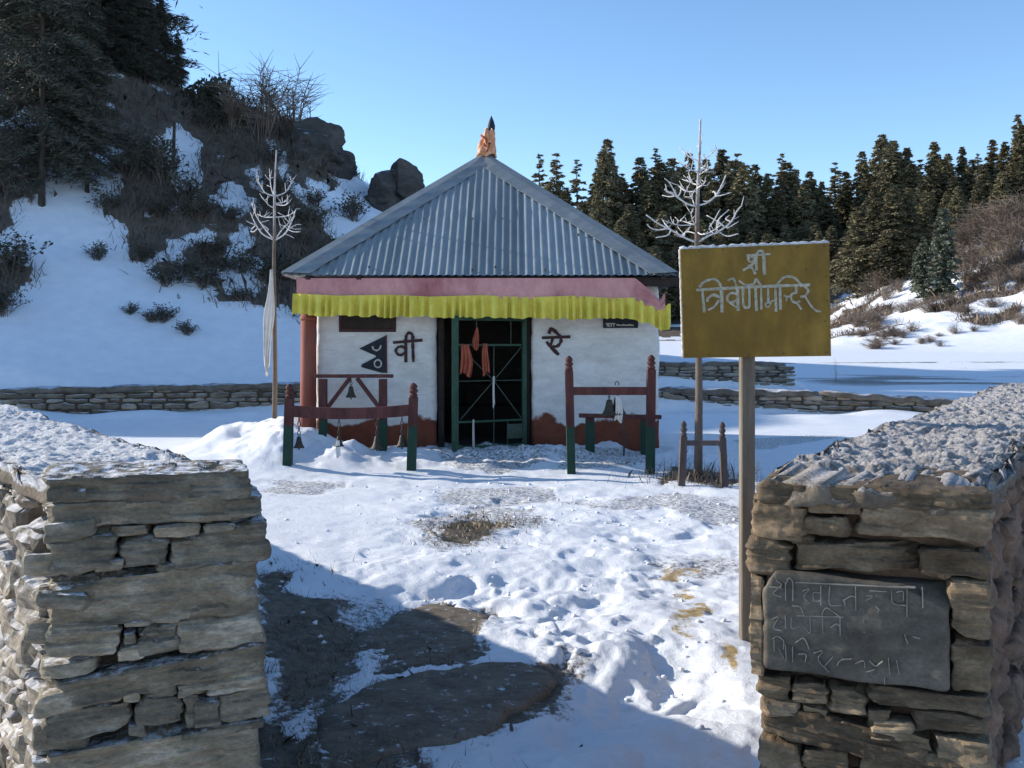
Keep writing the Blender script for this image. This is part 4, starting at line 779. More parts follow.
# left rear frame
Y2 = 13.0; r2 = empty('bell_stand', (fx(353, Y2), Y2, .1), 'brown trestle bell frame with two slanting braces against the white wall', 'bell stand', FG)
turned_post(r2, fx(323, Y2), Y2, -.1, fz(323, 379, Y2), .105, PP, 0, False); turned_post(r2, fx(383, Y2), Y2, -.1, fz(383, 379, Y2), .105, PP, 0, False)
beam(r2, (fx(315, Y2), Y2, fz(315, 376, Y2)), (fx(393, Y2), Y2, fz(393, 376, Y2)), .045, .1, M['wood_red'])
beam(r2, (fx(325, Y2), Y2, fz(325, 411, Y2)), (fx(350, Y2), Y2, fz(350, 378, Y2)), .05, .06, M['wood_red'], name='brace'); beam(r2, (fx(357, Y2), Y2, fz(357, 378, Y2)), (fx(381, Y2), Y2, fz(381, 410, Y2)), .05, .06, M['wood_red'], name='brace')
bell(fx(351, Y2), Y2, fz(351, 379, Y2), .15, .09, 'bell hanging between the slanting braces of the trestle frame')
# right front frame
Y3 = 11.95; r3 = empty('bell_stand', (fx(610, Y3), Y3, .1), 'tall red and green bell frame with carved post tops, right of the shrine gate', 'bell stand', FG)
turned_post(r3, fx(571.5, Y3), Y3, -.1, fz(570, 356, Y3), .10, PP, -.03); turned_post(r3, fx(650, Y3), Y3, -.1, fz(650, 355, Y3), .105, PP, .015)
beam(r3, (fx(573, Y3), Y3, fz(573, 391, Y3)), (fx(648, Y3), Y3, fz(648, 391, Y3)), .095, .07, M['wood_red'])
bell(fx(609, Y3), Y3 - .03, fz(609, 394, Y3), .19, .06, 'dark bell under the middle of the tall right frame, nearer the gate'); bell(fx(618, Y3), Y3 + .04, fz(618, 394, Y3), .22, .03, 'large bell draped with a white rag under the tall right frame')
hanging('rag', (fx(618, Y3), Y3 - .05, fz(618, 396, Y3)), .10, .30, 15, M['white_cloth'], 'grey-white rag tied over the large bell of the tall right frame', 'rag', n=(8, 10))
b = MB(); c0 = Vector((fx(617, Y3), Y3, fz(617, 386, Y3))); b.tube([c0 + Vector((.022 * math.cos(a), 0, .028 * math.sin(a) + .025)) for a in np.linspace(-.6, math.pi + .6, 12)], .006, 6); obj('hook', b, M['iron'], r3)
# right rear frame
Y4 = 12.75; r4 = empty('bell_stand', (fx(620, Y4), Y4, .1), 'low half-hidden bell frame with a thin beam behind the tall right frame', 'bell stand', FG)
turned_post(r4, fx(590, Y4), Y4, -.1, fz(590, 418, Y4), .115, PP, 0, False); turned_post(r4, fx(645, Y4), Y4, -.1, fz(645, 418, Y4), .105, PP, 0, False)
beam(r4, (fx(579, Y4), Y4, fz(579, 415.5, Y4)), (fx(661, Y4), Y4, fz(661, 417, Y4)), .05, .1, M['wood_red'])
b = MB(); b.tube([(fx(623, Y4), Y4 - .03, fz(623, 416, Y4)), (fx(624, Y4), Y4 - .03, fz(624, 440, Y4)), (fx(623, Y4), Y4 - .03, fz(623, 468, Y4))], .013, 6); obj('chain', b, M['iron'], r4)
# small weathered frame round the right sapling
Y5 = 11.0; r5 = empty('bell_stand', (fx(702, Y5), Y5, 0), 'small weathered grey frame standing before the leafless right sapling', 'bell stand', FG)
turned_post(r5, fx(681, Y5), Y5, -.1, fz(683, 421, Y5), .075, M['post_grey'], .03); turned_post(r5, fx(725, Y5), Y5, -.1, fz(722, 422, Y5), .075, M['post_grey'], -.03)
beam(r5, (fx(684, Y5), Y5, fz(684, 443, Y5)), (fx(722, Y5), Y5, fz(722, 443, Y5)), .055, .05, M['post_grey'])

# ---------------------------------------------------------------- yellow signboard
YS = 5.2; sroot = empty('signboard', (fx(748, YS), YS, 0), 'rusty yellow board on a wooden post with white hand-painted lettering', 'sign')
SN = (-.05, -1, 0); 
def sg(x, y): return P(676 + x * .15625, 240 + y * .15625, YS - .022)
b = MB(); prism(b, [(24, 62), (972, 22), (984, 742), (45, 755)], lambda x, y: P(676 + x * .15625, 240 + y * .15625, YS), (0, -1, 0), .022)
v = np.array(b.v); fr = [p for p in range(4)]; 
v4 = v[:4].copy(); v4b = v4.copy(); v4b[:, 1] = YS + .012; b = MB().add(np.vstack([v4, v4b]), [(0, 1, 2, 3), (7, 6, 5, 4), (0, 4, 5, 1), (1, 5, 6, 2), (2, 6, 7, 3), (3, 7, 4, 0)])
board = obj('board', b, M['board'], sroot)
let1 = [(20, [(455, 100), (600, 90)]), (18, [(498, 112), (474, 106), (462, 124), (478, 142), (500, 132)]), (20, [(500, 110), (502, 140), (474, 168), (432, 192)]), (20, [(466, 164), (490, 185), (505, 214)]), (22, [(512, 95), (514, 190)]), (22, [(560, 95), (566, 218)]), (20, [(514, 92), (528, 70), (550, 72), (560, 96)])]
let2 = [(22, [(135, 320), (500, 300), (850, 287)]), (26, [(168, 318), (180, 458)]), (20, [(152, 300), (180, 268), (238, 250), (276, 275), (292, 312)]), (24, [(290, 310), (294, 458)]), (22, [(282, 368), (240, 352), (205, 372), (200, 390)]), (20, [(276, 385), (245, 425), (208, 446)]),
    (24, [(392, 305), (396, 448)]), (22, [(390, 345), (350, 340), (326, 372), (348, 402), (388, 385)]), (18, [(330, 390), (392, 436)]), (18, [(332, 256), (368, 250), (386, 298)]),
    (22, [(428, 305), (430, 410), (448, 432), (468, 420), (468, 305)]), (24, [(508, 302), (514, 450)]), (22, [(545, 300), (545, 440)]), (18, [(405, 262), (440, 285), (495, 282), (512, 250), (548, 302)]),
    (20, [(588, 300), (590, 402)]), (15, [(590, 400), (573, 408), (577, 428), (595, 424), (610, 394), (636, 386)]), (24, [(634, 300), (640, 455)]), (24, [(664, 298), (668, 440)]), (20, [(645, 282), (690, 240), (742, 236), (786, 268), (800, 296)]),
    (16, [(692, 356), (708, 366), (704, 390)]), (16, [(702, 362), (738, 362)]), (20, [(768, 296), (768, 338)]), (17, [(768, 338), (738, 348), (740, 386), (766, 402), (790, 392)]), (18, [(770, 400), (800, 442)]), (20, [(815, 290), (845, 322), (826, 356), (800, 362)]), (16, [(824, 358), (862, 420), (895, 452), (925, 458)])]
b = MB(); b.strokes([(w_ * .78, l_) for w_, l_ in let1 + let2], sg, 22, .0025, (0, -1, 0)); obj('lettering', b, M['lettering'], board)
b = MB()
for x, y in [(60, 75), (150, 68), (300, 62), (450, 55), (620, 50), (780, 44), (950, 40), (40, 240), (50, 420), (55, 600), (70, 735), (210, 735), (470, 735), (690, 725), (840, 728), (965, 720), (960, 235), (968, 390), (955, 520), (835, 188)]:
    c = sg(x, y); obj('nail_head', MB().tube([c + Vector((0, .002, 0)), c + Vector((0, -.003, 0))], [.0045, .0035], 7), M['iron'], board)
b = MB(); top0, top1 = Vector(v4[0]), Vector(v4[1]); pts = [top0.lerp(top1, k / 40) + Vector((0, .018, .002 + .004 * math.sin(k * 2.3) + .003 * random.random())) for k in range(41)]; b.tube(pts, [.011 + .003 * random.random() for _ in range(41)], 7)
l0, l1 = Vector(v4[0]), Vector(v4[3]); pts = [l0.lerp(l1, k / 40) + Vector((-.001, .018, 0)) for k in range(41)]; b.tube(pts, [.005 + .003 * random.random() for _ in range(41)], 6); obj('frost_rim', b, M['frost'], board, True)
b = MB(); xp0, xp1 = fx(741.5, YS), fx(755.5, YS); b.box((xp0 + .002, YS + .013, -.2), (xp1 + .002, YS + .075, 1.75), bev=.006); obj('post', b, M['sign_post'], sroot)

# ---------------------------------------------------------------- frosted saplings
def spline(pts): return [Vector(p) for p in smooth([tuple(p) for p in pts], 4)]
def sapling(name, label, x, y, ztop, Y, trunk_px, branches, r0, group):
    z0 = tz(x, y) - .15; root = empty(name, (x, y, z0), label, 'sapling', group)
    tp = [P(px, py, Y) for px, py in trunk_px]; tp[0].z = z0; n = len(tp); pts = spline(tp)
    b = MB(); b.tube(pts, [r0 * (1 - .86 * i / (len(pts) - 1)) + .004 for i in range(len(pts))], 8); obj('trunk', b, M['bark_frost'], root, True)
    for br in branches:
        base = P(br[0][0], br[0][1], Y); dep = br[1]; line = [base]
        for k, (px, py) in enumerate(br[2]): line.append(P(px, py, Y + dep * (k + 1) / len(br[2])))
        bb = MB(); sp = spline(line) if len(line) > 2 else [Vector(q) for q in line]
        w = br[3] * .60
        bb.tube(sp, [w * (1 - .45 * i / (len(sp) - 1)) for i in range(len(sp))], 6)
        for tw in (br[4] if len(br) > 4 else []):
            k = int(tw[0] * (len(sp) - 1)); q0 = sp[k]; tl = [q0] + [P(px, py, q0.y + tw[2] * (m_ + 1) / len(tw[1])) for m_, (px, py) in enumerate(tw[1])]
            t2 = spline(tl) if len(tl) > 2 else tl; bb.tube(t2, [w * .75 * (1 - .4 * i / max(1, len(t2) - 1)) for i in range(len(t2))], 5)
        for k_ in range(5):
            q0 = sp[random.randrange(len(sp) // 3, len(sp))]; d_ = Vector((random.uniform(-1, 1), random.uniform(-1, 1), random.uniform(-.2, 1.2))).normalized(); l_ = random.uniform(.05, .13)
            bb.tube([q0, q0 + d_ * l_ * .5 + Vector((0, 0, .004)), q0 + d_ * l_ + Vector((0, 0, .02))], [.0055, .0045, .003], 4)
        obj('branch', bb, M['frost'], root, True)
    return root
def cz(ox, oy, s): return lambda x, y: (ox + x * s, oy + y * s)
L1 = cz(235, 140, .1953)
def brs(cv, lst): return [((cv(*b_[0])), b_[1], [cv(*p) for p in b_[2]], b_[3], [(t, [cv(*p) for p in pp], d) for t, pp, d in (b_[4] if len(b_) > 4 else [])]) for b_ in lst]
YL = 14.4
lbr = brs(L1, [((200, 288), -.15, [(150, 265), (112, 195)], .018), ((205, 288), .15, [(260, 265), (300, 198)], .018), ((198, 282), .25, [(185, 240), (178, 178)], .017),
    ((202, 348), -.2, [(175, 335), (153, 310)], .016), ((206, 325), .2, [(245, 320), (272, 308)], .016), ((206, 330), -.2, [(250, 335), (275, 322)], .014),
    ((202, 395), .2, [(150, 395), (115, 380)], .015), ((206, 395), -.2, [(260, 390), (300, 372), (315, 352)], .016), 
    ((200, 512), -.2, [(140, 480), (100, 420), (80, 372)], .019, [(.6, [(80, 425), (60, 415)], -.1), (.55, [(95, 470), (80, 468)], .1), (.65, [(85, 455)], .1)]),
    ((200, 510), .2, [(150, 450), (110, 390), (85, 322)], .018, [(.45, [(170, 455), (160, 470)], -.1), (.5, [(140, 420), (175, 410)], .1)]),
    ((207, 512), -.2, [(255, 480), (285, 430), (312, 355)], .019, [(.5, [(300, 470), (335, 470)], -.1), (.55, [(310, 435), (340, 432)], .1), (.4, [(280, 490), (302, 503)], .1)]),
    ((207, 510), .2, [(240, 460), (270, 430), (290, 405)], .018, [(.5, [(230, 430), (222, 400)], -.1), (.6, [(300, 455), (340, 455)], .1)])])
tr = [(274, 436), (275, 380), (274.5, 320), (274, 265), (274.5, 235), (274.5, 200), (275, 180), (276.5, 150)]
sap1 = sapling('frosted_sapling', 'bare frosted sapling with up-curved branches and a pale cloth, left of the shrine', fx(275, YL), YL, 0, YL, tr, lbr, .036, 'frosted saplings beside the shrine')
cl = hanging('prayer_cloth', (fx(272.5, YL), YL - .09, fz(272, 270, YL)), .115, 1.42, 21, M['white_cloth'], 'long off-white cloth tied to the trunk of the left sapling', 'cloth', narrow=.35, n=(10, 26), twist=2)
v = cl.data.vertices; h0 = max(q.co.z for q in v)
for q in v:
    t = (h0 - q.co.z) / 1.42; q.co.x += -.04 * t - (.05 * max(0, t - .5)); s = 1 + .6 * math.exp(-((t - .42) / .2)**2); q.co.x *= s * (1 - .4 * max(0, t - .6))
R1 = cz(640, 115, .1824); YR = 11.6
rbr = brs(R1, [((320, 252), .1, [(280, 235), (245, 205), (218, 178)], .014), ((325, 252), -.1, [(370, 230), (422, 185)], .016), ((324, 250), .2, [(332, 215), (333, 165)], .015), ((318, 310), -.15, [(270, 298), (238, 275)], .014), ((320, 325), .15, [(335, 305), (340, 285)], .014), ((320, 330), -.2, [(360, 305), (388, 285)], .012),
    ((312, 382), .2, [(285, 372), (262, 338)], .015, [(.5, [(250, 360), (230, 352)], .1)]), ((312, 402), -.2, [(340, 385), (362, 360)], .015, [(.5, [(365, 385), (382, 368)], .1)]),
    ((310, 418), .2, [(260, 420), (230, 405), (210, 385)], .015, [(.4, [(250, 420), (240, 445)], -.1)]),
    ((305, 500), -.15, [(255, 485), (205, 450), (165, 425), (135, 408)], .02, [(.5, [(190, 420), (160, 370), (135, 348)], -.1), (.62, [(160, 448), (122, 440)], .1), (.5, [(222, 425), (225, 392)], .1)]),
    ((310, 498), .15, [(370, 480), (420, 435), (450, 380), (472, 328)], .02, [(.5, [(405, 420), (398, 425)], .1), (.45, [(450, 440), (498, 425)], -.1)]),
    ((298, 490), .25, [(288, 460), (288, 432)], .012), 
    ((308, 605), .2, [(260, 590), (220, 578)], .015), ((300, 600), -.2, [(288, 575), (280, 540)], .014), ((308, 598), -.2, [(240, 605), (190, 600), (165, 590)], .014, [(.6, [(210, 580), (192, 560)], .1)]),
    ((310, 700), -.25, [(240, 670), (170, 630), (100, 595), (35, 548)], .021, [(.6, [(100, 630), (60, 620), (40, 600)], -.1), (.55, [(140, 600), (125, 575)], .1), (.5, [(150, 660), (88, 672)], -.15), (.3, [(250, 640), (275, 618)], .1)]),
    ((315, 698), .25, [(380, 660), (430, 640), (500, 585), (530, 530), (556, 498)], .021, [(.3, [(380, 620), (405, 580), (440, 515)], -.1), (.38, [(430, 575), (488, 518)], -.15), (.5, [(420, 580), (365, 550)], .1), (.55, [(480, 620), (540, 585)], .1), (.4, [(480, 665), (540, 650)], -.15), (.6, [(470, 570), (490, 550)], .1)]),
    ((312, 640), -.3, [(340, 655), (390, 640), (450, 600)], .015), ((306, 650), .3, [(262, 640), (235, 655), (225, 670)], .013)])
tr = [(698, 480), (698.5, 440), (699, 380), (698, 330), (697, 250), (697.5, 205), (699, 165), (700.5, 119)]
sap2 = sapling('frosted_sapling', 'taller leafless frosted sapling with forked branches behind the yellow signboard', fx(698, YR), YR, 0, YR, tr, rbr, .050, 'frosted saplings beside the shrine')

# ---------------------------------------------------------------- vegetation
def conifer_mesh(seed, h, rmax, nb, tufts, leaf, leafw, trunk_r, bare=.12, droop=.25, irregular=.35, top=1.0, layered=0, pw=.68):
    rs = np.random.default_rng(seed); V = []; Fc = []
    tb = MB(); lean = rs.normal(0, .012, 2); tp = [(lean[0] * z * z / h, lean[1] * z * z / h, z) for z in np.linspace(-.6, h, 9)]
    tb.tube(tp, [trunk_r * (1 - .93 * k / 8) for k in range(9)], 7)
    hs = bare + (1 - bare) * (rs.random(nb)**.92)
    if layered: hs = np.round(hs * layered) / layered + rs.normal(0, .030, nb)
    gap = rs.random(64); base = []
    for i in range(nb):
        t = min(.995, hs[i]); z = t * h; az = rs.uniform(0, 2 * math.pi); sec = gap[int(az / 6.283 * 8) % 8 * 8 + int(t * 7.99)]
        prof = ((1 - t) / (1 - bare))**pw * (1 - .35 * math.exp(-((t - bare) / .12)**2)) ; L = rmax * (prof * top + .07) * (1 - irregular * sec) * rs.uniform(.7, 1.1)
        if L < .1: L = .1
        dx, dy = math.cos(az), math.sin(az); up = .25 * t
        if L > .8: tb.tube([(tp[0][0], 0, z), (dx * L * .5, dy * L * .5, z + (up - droop * .4) * L * .5), (dx * L * .85, dy * L * .85, z + (up - droop) * L * .85)], [trunk_r * .16, trunk_r * .1, trunk_r * .03], 3, cap=False)
        m = max(4, int(tufts * (L / rmax + .25))); s = rs.random(m)**.65
        lat = rs.normal(0, .17, m) * L * s + rs.normal(0, .06, m); cz_ = z + (up * s - droop * s * s) * L + rs.normal(0, .045, m) * L - np.abs(lat) * .25
        cx = dx * L * s - dy * lat; cy = dy * L * s + dx * lat
        out = np.stack([dx + rs.normal(0, .55, m), dy + rs.normal(0, .55, m), rs.normal(-.12, .38, m)], 1); out /= np.linalg.norm(out, axis=1)[:, None]
        sd = np.cross(out, np.array((dx, dy, .55))[None] + rs.normal(0, .45, (m, 3))); sd /= np.linalg.norm(sd, axis=1)[:, None] + 1e-9
        ln = leaf * rs.uniform(.6, 1.3, m)[:, None]; wd = leafw * rs.uniform(.6, 1.3, m)[:, None]; c = np.stack([cx, cy, cz_], 1)
        base.append(np.stack([c - out * ln * .4, c + sd * wd, c + out * ln * .7, c - sd * wd], 1))
    q = np.concatenate(base).reshape(-1, 3); f = np.arange(len(q)).reshape(-1, 4)
    return tb, q, f
def conifer(name, seed, *a, needle='needle_far', **k):
    tb, q, f = conifer_mesh(seed, *a, **k); root = bpy.data.objects.new(name, None); C.objects.link(root); root.empty_display_size = .3
    t = bpy.data.objects.new('trunk', mesh_np('trunk', tb.v, tb.f, M['bark'])); c = bpy.data.objects.new('crown', mesh_np('crown', q, f, M[needle]))
    for o in (t, c): C.objects.link(o); o.parent = root
    return root
used = set()
def plant(proto, loc, rot, sc, label, cat, group, sink=.0):
    o = proto if proto.name not in used else copy_tree(proto); used.add(proto.name); used.add(o.name)
    o.location = (loc[0], loc[1], loc[2] - sink); o.rotation_euler = (0, 0, rot); o.scale = sc if hasattr(sc, '__len__') else (sc, sc, sc)
    return tag(o, label, cat, group)
# far forest
FH = 12.0
far = [conifer('conifer', 100 + k, FH, rm * 1.3, int(nb * 1.3), int(tf * 2.2), .40, .085, .19, br, dr, ir, layered=ly) for k, (rm, nb, tf, br, dr, ir, ly) in enumerate([(2.3, 210, 30, .10, .30, .35, 26), (2.7, 220, 30, .08, .35, .4, 22), (2.0, 190, 28, .12, .25, .45, 20), (2.5, 200, 30, .06, .4, .3, 24), (3.0, 210, 32, .1, .3, .5, 18)])]
sparse = [conifer('conifer', 120 + k, FH, rm, int(nb * 1.2), int(tf * 2), .36, .08, .2, br, dr, ir, layered=ly) for k, (rm, nb, tf, br, dr, ir, ly) in enumerate([(1.6, 75, 22, .22, .1, .6, 13), (1.9, 90, 24, .3, .05, .65, 12)])]
def skyline(px, top, r, kinds, label, group='conifers of the far forest', w=1.0):
    th = math.atan((px - 512) / F); x = (px - 512) / F * r; y = r; zb = tz(x, y); zt = CAMZ + (HOR - top) / F * r; h = max(5, zt - zb); k = h / FH
    ww = k * w if h > 9 else k * w * 1.15
    return plant(random.choice(kinds), (x, y, zb), random.uniform(0, 6.28), (ww, ww, k), label, 'conifer', group, .2)
named = {(540, 153): 'thin conifer at the near end of the forest skyline, just clear of the tin roof', (556, 152): 'slim sparse conifer second in the gap beside the tin roof', (578, 158): 'bushy-headed conifer with flat bare arms behind the tin roof',
    (607, 138): 'tallest pointed conifer on the skyline beside the tin roof', (722, 148): 'dark pointed conifer on the skyline behind the frosted sapling', (882, 133): 'tall ragged conifer highest above the right half of the signboard', (835, 161): 'narrow lone spire in the dip of the forest skyline', (1018, 113): 'tallest conifer on the high right end of the forest'}
sky_list = [(540, 153, 104, 1), (556, 152, 102, 1), (578, 158, 100, 1), (607, 138, 98, 0), (622, 172, 106, 1), (640, 156, 100, 0), (655, 147, 104, 1), (672, 157, 100, 0), (689, 152, 105, 0), (706, 158, 101, 0), (722, 148, 103, 0), (738, 152, 100, 1), (755, 163, 104, 0), (768, 172, 102, 0), (781, 152, 106, 1), (796, 168, 103, 0), (810, 170, 106, 0), (822, 180, 102, 0), (835, 161, 108, 1), (848, 178, 106, 0), (862, 150, 104, 0), (873, 160, 100, 1), (592, 182, 102, 0), (566, 186, 100, 0), (548, 180, 103, 1), (615, 166, 104, 0), (882, 133, 100, 0), (893, 139, 104, 0), (907, 146, 100, 0), (920, 158, 98, 1), (934, 140, 100, 0), (948, 152, 97, 0), (962, 145, 100, 0), (977, 152, 97, 1), (992, 138, 100, 0), (1005, 140, 97, 0), (1018, 113, 98, 0), (1034, 108, 100, 0), (1050, 112, 98, 0)]
rs0 = random.Random(11)
for px, top, r, k in sky_list:
    skyline(px, top, r, sparse if k else far, named.get((px, top), 'dark conifer standing in the ragged skyline of the far forest'), w=rs0.uniform(.75, 1.0) if k == 0 else 1.1)
# fill, nearer the valley floor
for k_, (px, top, r, k) in enumerate(sky_list[4:]): skyline(px + 8 + 3 * math.sin(k_ * 2.3), top + 16 + 7 * math.sin(k_ * 1.7), r - 4, far, 'dark conifer standing in the ragged skyline of the far forest', w=1.15)
rs = random.Random(5); cnt = 0; placed = []
for px in range(560, 1050, 13):
    for (r, lo, hi) in ((93, 195, 220), (88, 215, 250)):
        p = px + rs.uniform(-5, 5)
        if p > 840 and r == 88: continue
        top = rs.uniform(lo, hi) - (15 if p > 860 else 0) + (12 if 740 < p < 850 else 0)
        skyline(p, top, r + rs.uniform(-3, 3), far, 'dark conifer in the dense middle of the far forest', w=rs.uniform(.9, 1.15))
# sunlit front trees on the edge of the right snow hill
front = [(858, 205, 80, 'tall sunlit conifer at the left edge of the right snow hill'), (876, 196, 79, 'broad sunlit conifer, second from the left edge of the right snow hill'), (893, 188, 78, 'sunlit conifer above the top edge of the snow, third from its left end'), (908, 186, 78, 'sunlit slender conifer midway along the top edge of the snow hill'), (925, 190, 79, 'sunlit conifer directly behind the lone conifer on the snow'), (958, 195, 83, 'dull green conifer standing over the brown thicket of the right hill'), (978, 190, 84, 'dark conifer behind the tall bare bushes of the right hill'), (1002, 185, 85, 'dark conifer at the right border above the brown thicket')]
for px, top, r, lb in front: skyline(px, top, r, far, lb, 'sunlit conifers at the forest edge', 1.15)
frs = [conifer('conifer', 140 + k, 7.0, 1.7, 190, 30, .30, .1, .14, .03, .35, .3, needle='needle_frost', layered=18) for k in range(2)]
for px, py, hpx, lb in ((943, 298, 92, 'frosted conifer standing alone on the right snow hill'), (924, 296, 62, 'small dark-green conifer leaning on the lone frosted conifer'), (918, 290, 46, 'smallest young conifer on the slope of the right snow hill')):
    x, y, z = ray_ground(px, py, 50); k = hpx * y / F / 7.0; plant(frs[0 if hpx > 80 else 1], (x, y, z), rs.uniform(0, 6), (k * 1.05, k * 1.05, k), lb, 'conifer', 'young conifers on the right snow hill', .2)
# pines on the left hill
near = [conifer('pine', 200 + k, 15.0, rm * 1.1, int(nb * 1.5), int(tf * 2.2), .30, .026, .26, br, dr, ir, needle='needle_near', layered=ly) for k, (rm, nb, tf, br, dr, ir, ly) in enumerate([(3.4, 260, 95, .16, .12, .5, 17), (3.8, 270, 95, .20, .18, .5, 15), (3.2, 250, 95, .04, .3, .4, 19)])]
near.append(conifer('pine', 230, 15.0, 3.7, 120, 230, .30, .026, .24, .06, .10, .6, needle='needle_near', layered=11)); near.append(conifer('pine', 231, 15.0, 3.9, 110, 230, .30, .026, .22, .10, .05, .65, needle='needle_near', layered=9))
crest = [(-60, 44, 16, 0), (-25, 42, 15, 1), (8, 41, 17, 2), (32, 43, 16, 0), (55, 40, 14, 1), (84, 43, 17, 3), (106, 42, 16, 4), (120, 41, 15, 3), (134, 42, 17, 4), (146, 43, 16, 3), (20, 37, 13, 3), (-15, 36, 13, 4), (62, 37, 6, 4), (100, 37.5, 5, 3), (135, 38.5, 4.2, 2), (160, 40, 3.6, 2), (45, 34.5, 9, 3), (0, 34, 12, 4), (-45, 34, 13, 1), (28, 36, 9, 4), (82, 37, 5.5, 3), (118, 38, 4.6, 2), (148, 39, 3.8, 2), (178, 40, 2.4, 2), (50, 35.5, 7.5, 2), (70, 41, 6, 2), (96, 41, 4, 2)]
for i, (px, r, h, k) in enumerate(crest):
    x = (px - 512) / F * r; z = tz(x, r); s = h / 15
    nm = {8: 'tall dark pine with layered boughs nearest the open sky on the left hilltop', 9: 'dark pine at the outer edge of the left hilltop grove', 15: 'short dark pine at the foot of the hilltop grove, nearest the round shrub'}.get(i, 'dark pine in the dense grove on the left hill')
    plant(near[k], (x, r, z), rs.uniform(0, 6.3), (s * 1.05, s * 1.05, s), nm, 'pine', 'dark pines on the left hill', .2)
trunky = conifer('pine', 260, 15.0, 3.6, 230, 190, .30, .026, .17, .13, .4, .35, needle='needle_near', layered=16)
for px, py, h, lb in ((87, 192, 6.5, 'dark pine with a bare lower trunk rising from the upper snow patch'), (42, 205, 10, 'dark pine with a thick trunk at the left edge of the upper snow patch'), (56, 172, 8, 'pine whose thin trunk stands at the top of the upper snow patch')):
    x, y, z = ray_ground(px, py, 24); s = h / 15; plant(trunky, (x, y, z), rs.uniform(0, 6), (s * 1.0, s * 1.0, s), lb, 'pine', 'dark pines on the left hill', .2)
x, y, z = ray_ground(173, 163, 24); b = MB(); b.tube([(x, y, z - .2), (x + .03, y, z + .7), (x + .05, y, z + 1.35)], [.07, .06, .045], 7); tag(obj('tree_stump', b, M['bark']), 'thin dark dead stem standing in the small snow patch on the hill', 'dead tree')

def shrub_mesh(seed, h, w, stems, tw, rad, leafy=0, leaf=.08, updir=1.0):
    rs_ = np.random.default_rng(seed); b = MB(); lv = []
    for i in range(stems):
        az = rs_.uniform(0, 6.283); sp = rs_.uniform(.1, 1) * w; hh = h * rs_.uniform(.55, 1.05) * (1 - .3 * sp / w)
        p0 = Vector((rs_.normal(0, .1) * w, rs_.normal(0, .1) * w, -.1)); p2 = Vector((math.cos(az) * sp, math.sin(az) * sp, hh * updir)); p1 = p0.lerp(p2, .5) + Vector((rs_.normal(0, .08) * w, rs_.normal(0, .08) * w, .1 * h))
        b.tube([p0, p1, p2], [rad, rad * .7, rad * .25], 3, cap=False)
        for j in range(tw):
            t = rs_.uniform(.3, 1); c = (p0 * (1 - t)**2 + p1 * 2 * t * (1 - t) + p2 * t * t); d = Vector((rs_.normal(0, 1), rs_.normal(0, 1), rs_.uniform(-.1, 1.3))); d.normalize(); l = h * rs_.uniform(.12, .35)
            e = c + d * l; b.tube([c, e], [rad * .45, rad * .15], 3, cap=False)
            for q in range(leafy):
                cc = c.lerp(e, rs_.uniform(.2, 1.1)); dd = Vector(rs_.normal(0, 1, 3)); dd.normalize(); ss = dd.orthogonal().normalized(); s_ = leaf * rs_.uniform(.6, 1.3)
                lv += [[cc - dd * s_, cc + ss * s_ * .45, cc + dd * s_, cc - ss * s_ * .45]]
    return b, lv
def shrub(name, seed, h, w, stems, tw, rad, m='twig', leafy=0, leaf=.08):
    b, lv = shrub_mesh(seed, h, w, stems, tw, rad, leafy, leaf)
    if leafy:
        root = bpy.data.objects.new(name, None); C.objects.link(root)
        t = bpy.data.objects.new('stem', mesh_np('stem', b.v, b.f, M[m])); v = np.array([[tuple(c) for c in q] for q in lv]).reshape(-1, 3)
        c = bpy.data.objects.new('foliage', mesh_np('foliage', v, np.arange(len(v)).reshape(-1, 4), M['leaf']))
        for o in (t, c): C.objects.link(o); o.parent = root
        return root
    o = bpy.data.objects.new(name, mesh_np(name, b.v, b.f, M[m])); C.objects.link(o); return o
def put(proto, px, py, size_px, label, cat, group=None, rmin=24, wx=1.0, base_h=1.0):
    x, y, z = ray_ground(px, py, rmin); s = size_px * y / F / base_h; return plant(proto, (x, y, z), rs.uniform(0, 6.3), (s * wx, s * wx, s), label, cat, group, .03)
SB = [shrub('shrub', 300 + k, 1.0, .8, 34, 9, .012, 'twig_grey', 2, .055) for k in range(3)]
for i, (px, py, sp, lb, wx) in enumerate([(97, 260, 20, 'small twiggy shrub alone high on the left snow slope', 1.0), (12, 278, 50, 'large dark shrub at the left border of the snow slope', 1.0), (2, 318, 36, 'dark shrub low at the left border, under the large one', 1.0), (130, 314, 13, 'tiny shrub first in the row low on the left snow slope', 1.2), (150, 322, 14, 'small shrub second in the row low on the left snow slope', 1.2), (163, 322, 19, 'spreading shrub third in the row low on the left snow slope', 1.3), (187, 334, 15, 'lowest small shrub of the row on the left snow slope', 1.3), (238, 300, 16, 'small shrub in the snow notch of the brown hillside', 1.2), (108, 210, 20, 'dark shrub at the top of the long left snow slope', 1.3),
    (352, 220, 28, 'spiky dark shrub on the snow below the two boulders', 1.0), (312, 205, 18, 'brown shrub on the snow under the larger boulder', 1.2), (165, 185, 45, 'grey-leaved shrub beside the small hillside snow patch', .9), (130, 178, 36, 'grey-leaved shrub on the edge of the upper snow patch', 1.0), (150, 165, 40, 'grey-leaved shrub between the two hillside snow patches', 1.0), (185, 205, 34, 'grey-leaved shrub just below the small hillside snow patch', 1.1)]):
    put(SB[i % 3], px, py, sp, lb, 'shrub', 'shrubs on the left hill', 24, wx)
bigs = shrub('shrub', 320, 1.0, .7, 40, 12, .012, 'twig_grey', 4, .07)
put(bigs, 215, 118, 42, 'round leafy shrub against the sky on the shoulder of the left hill', 'shrub', 'shrubs on the left hill', 24, 1.0)
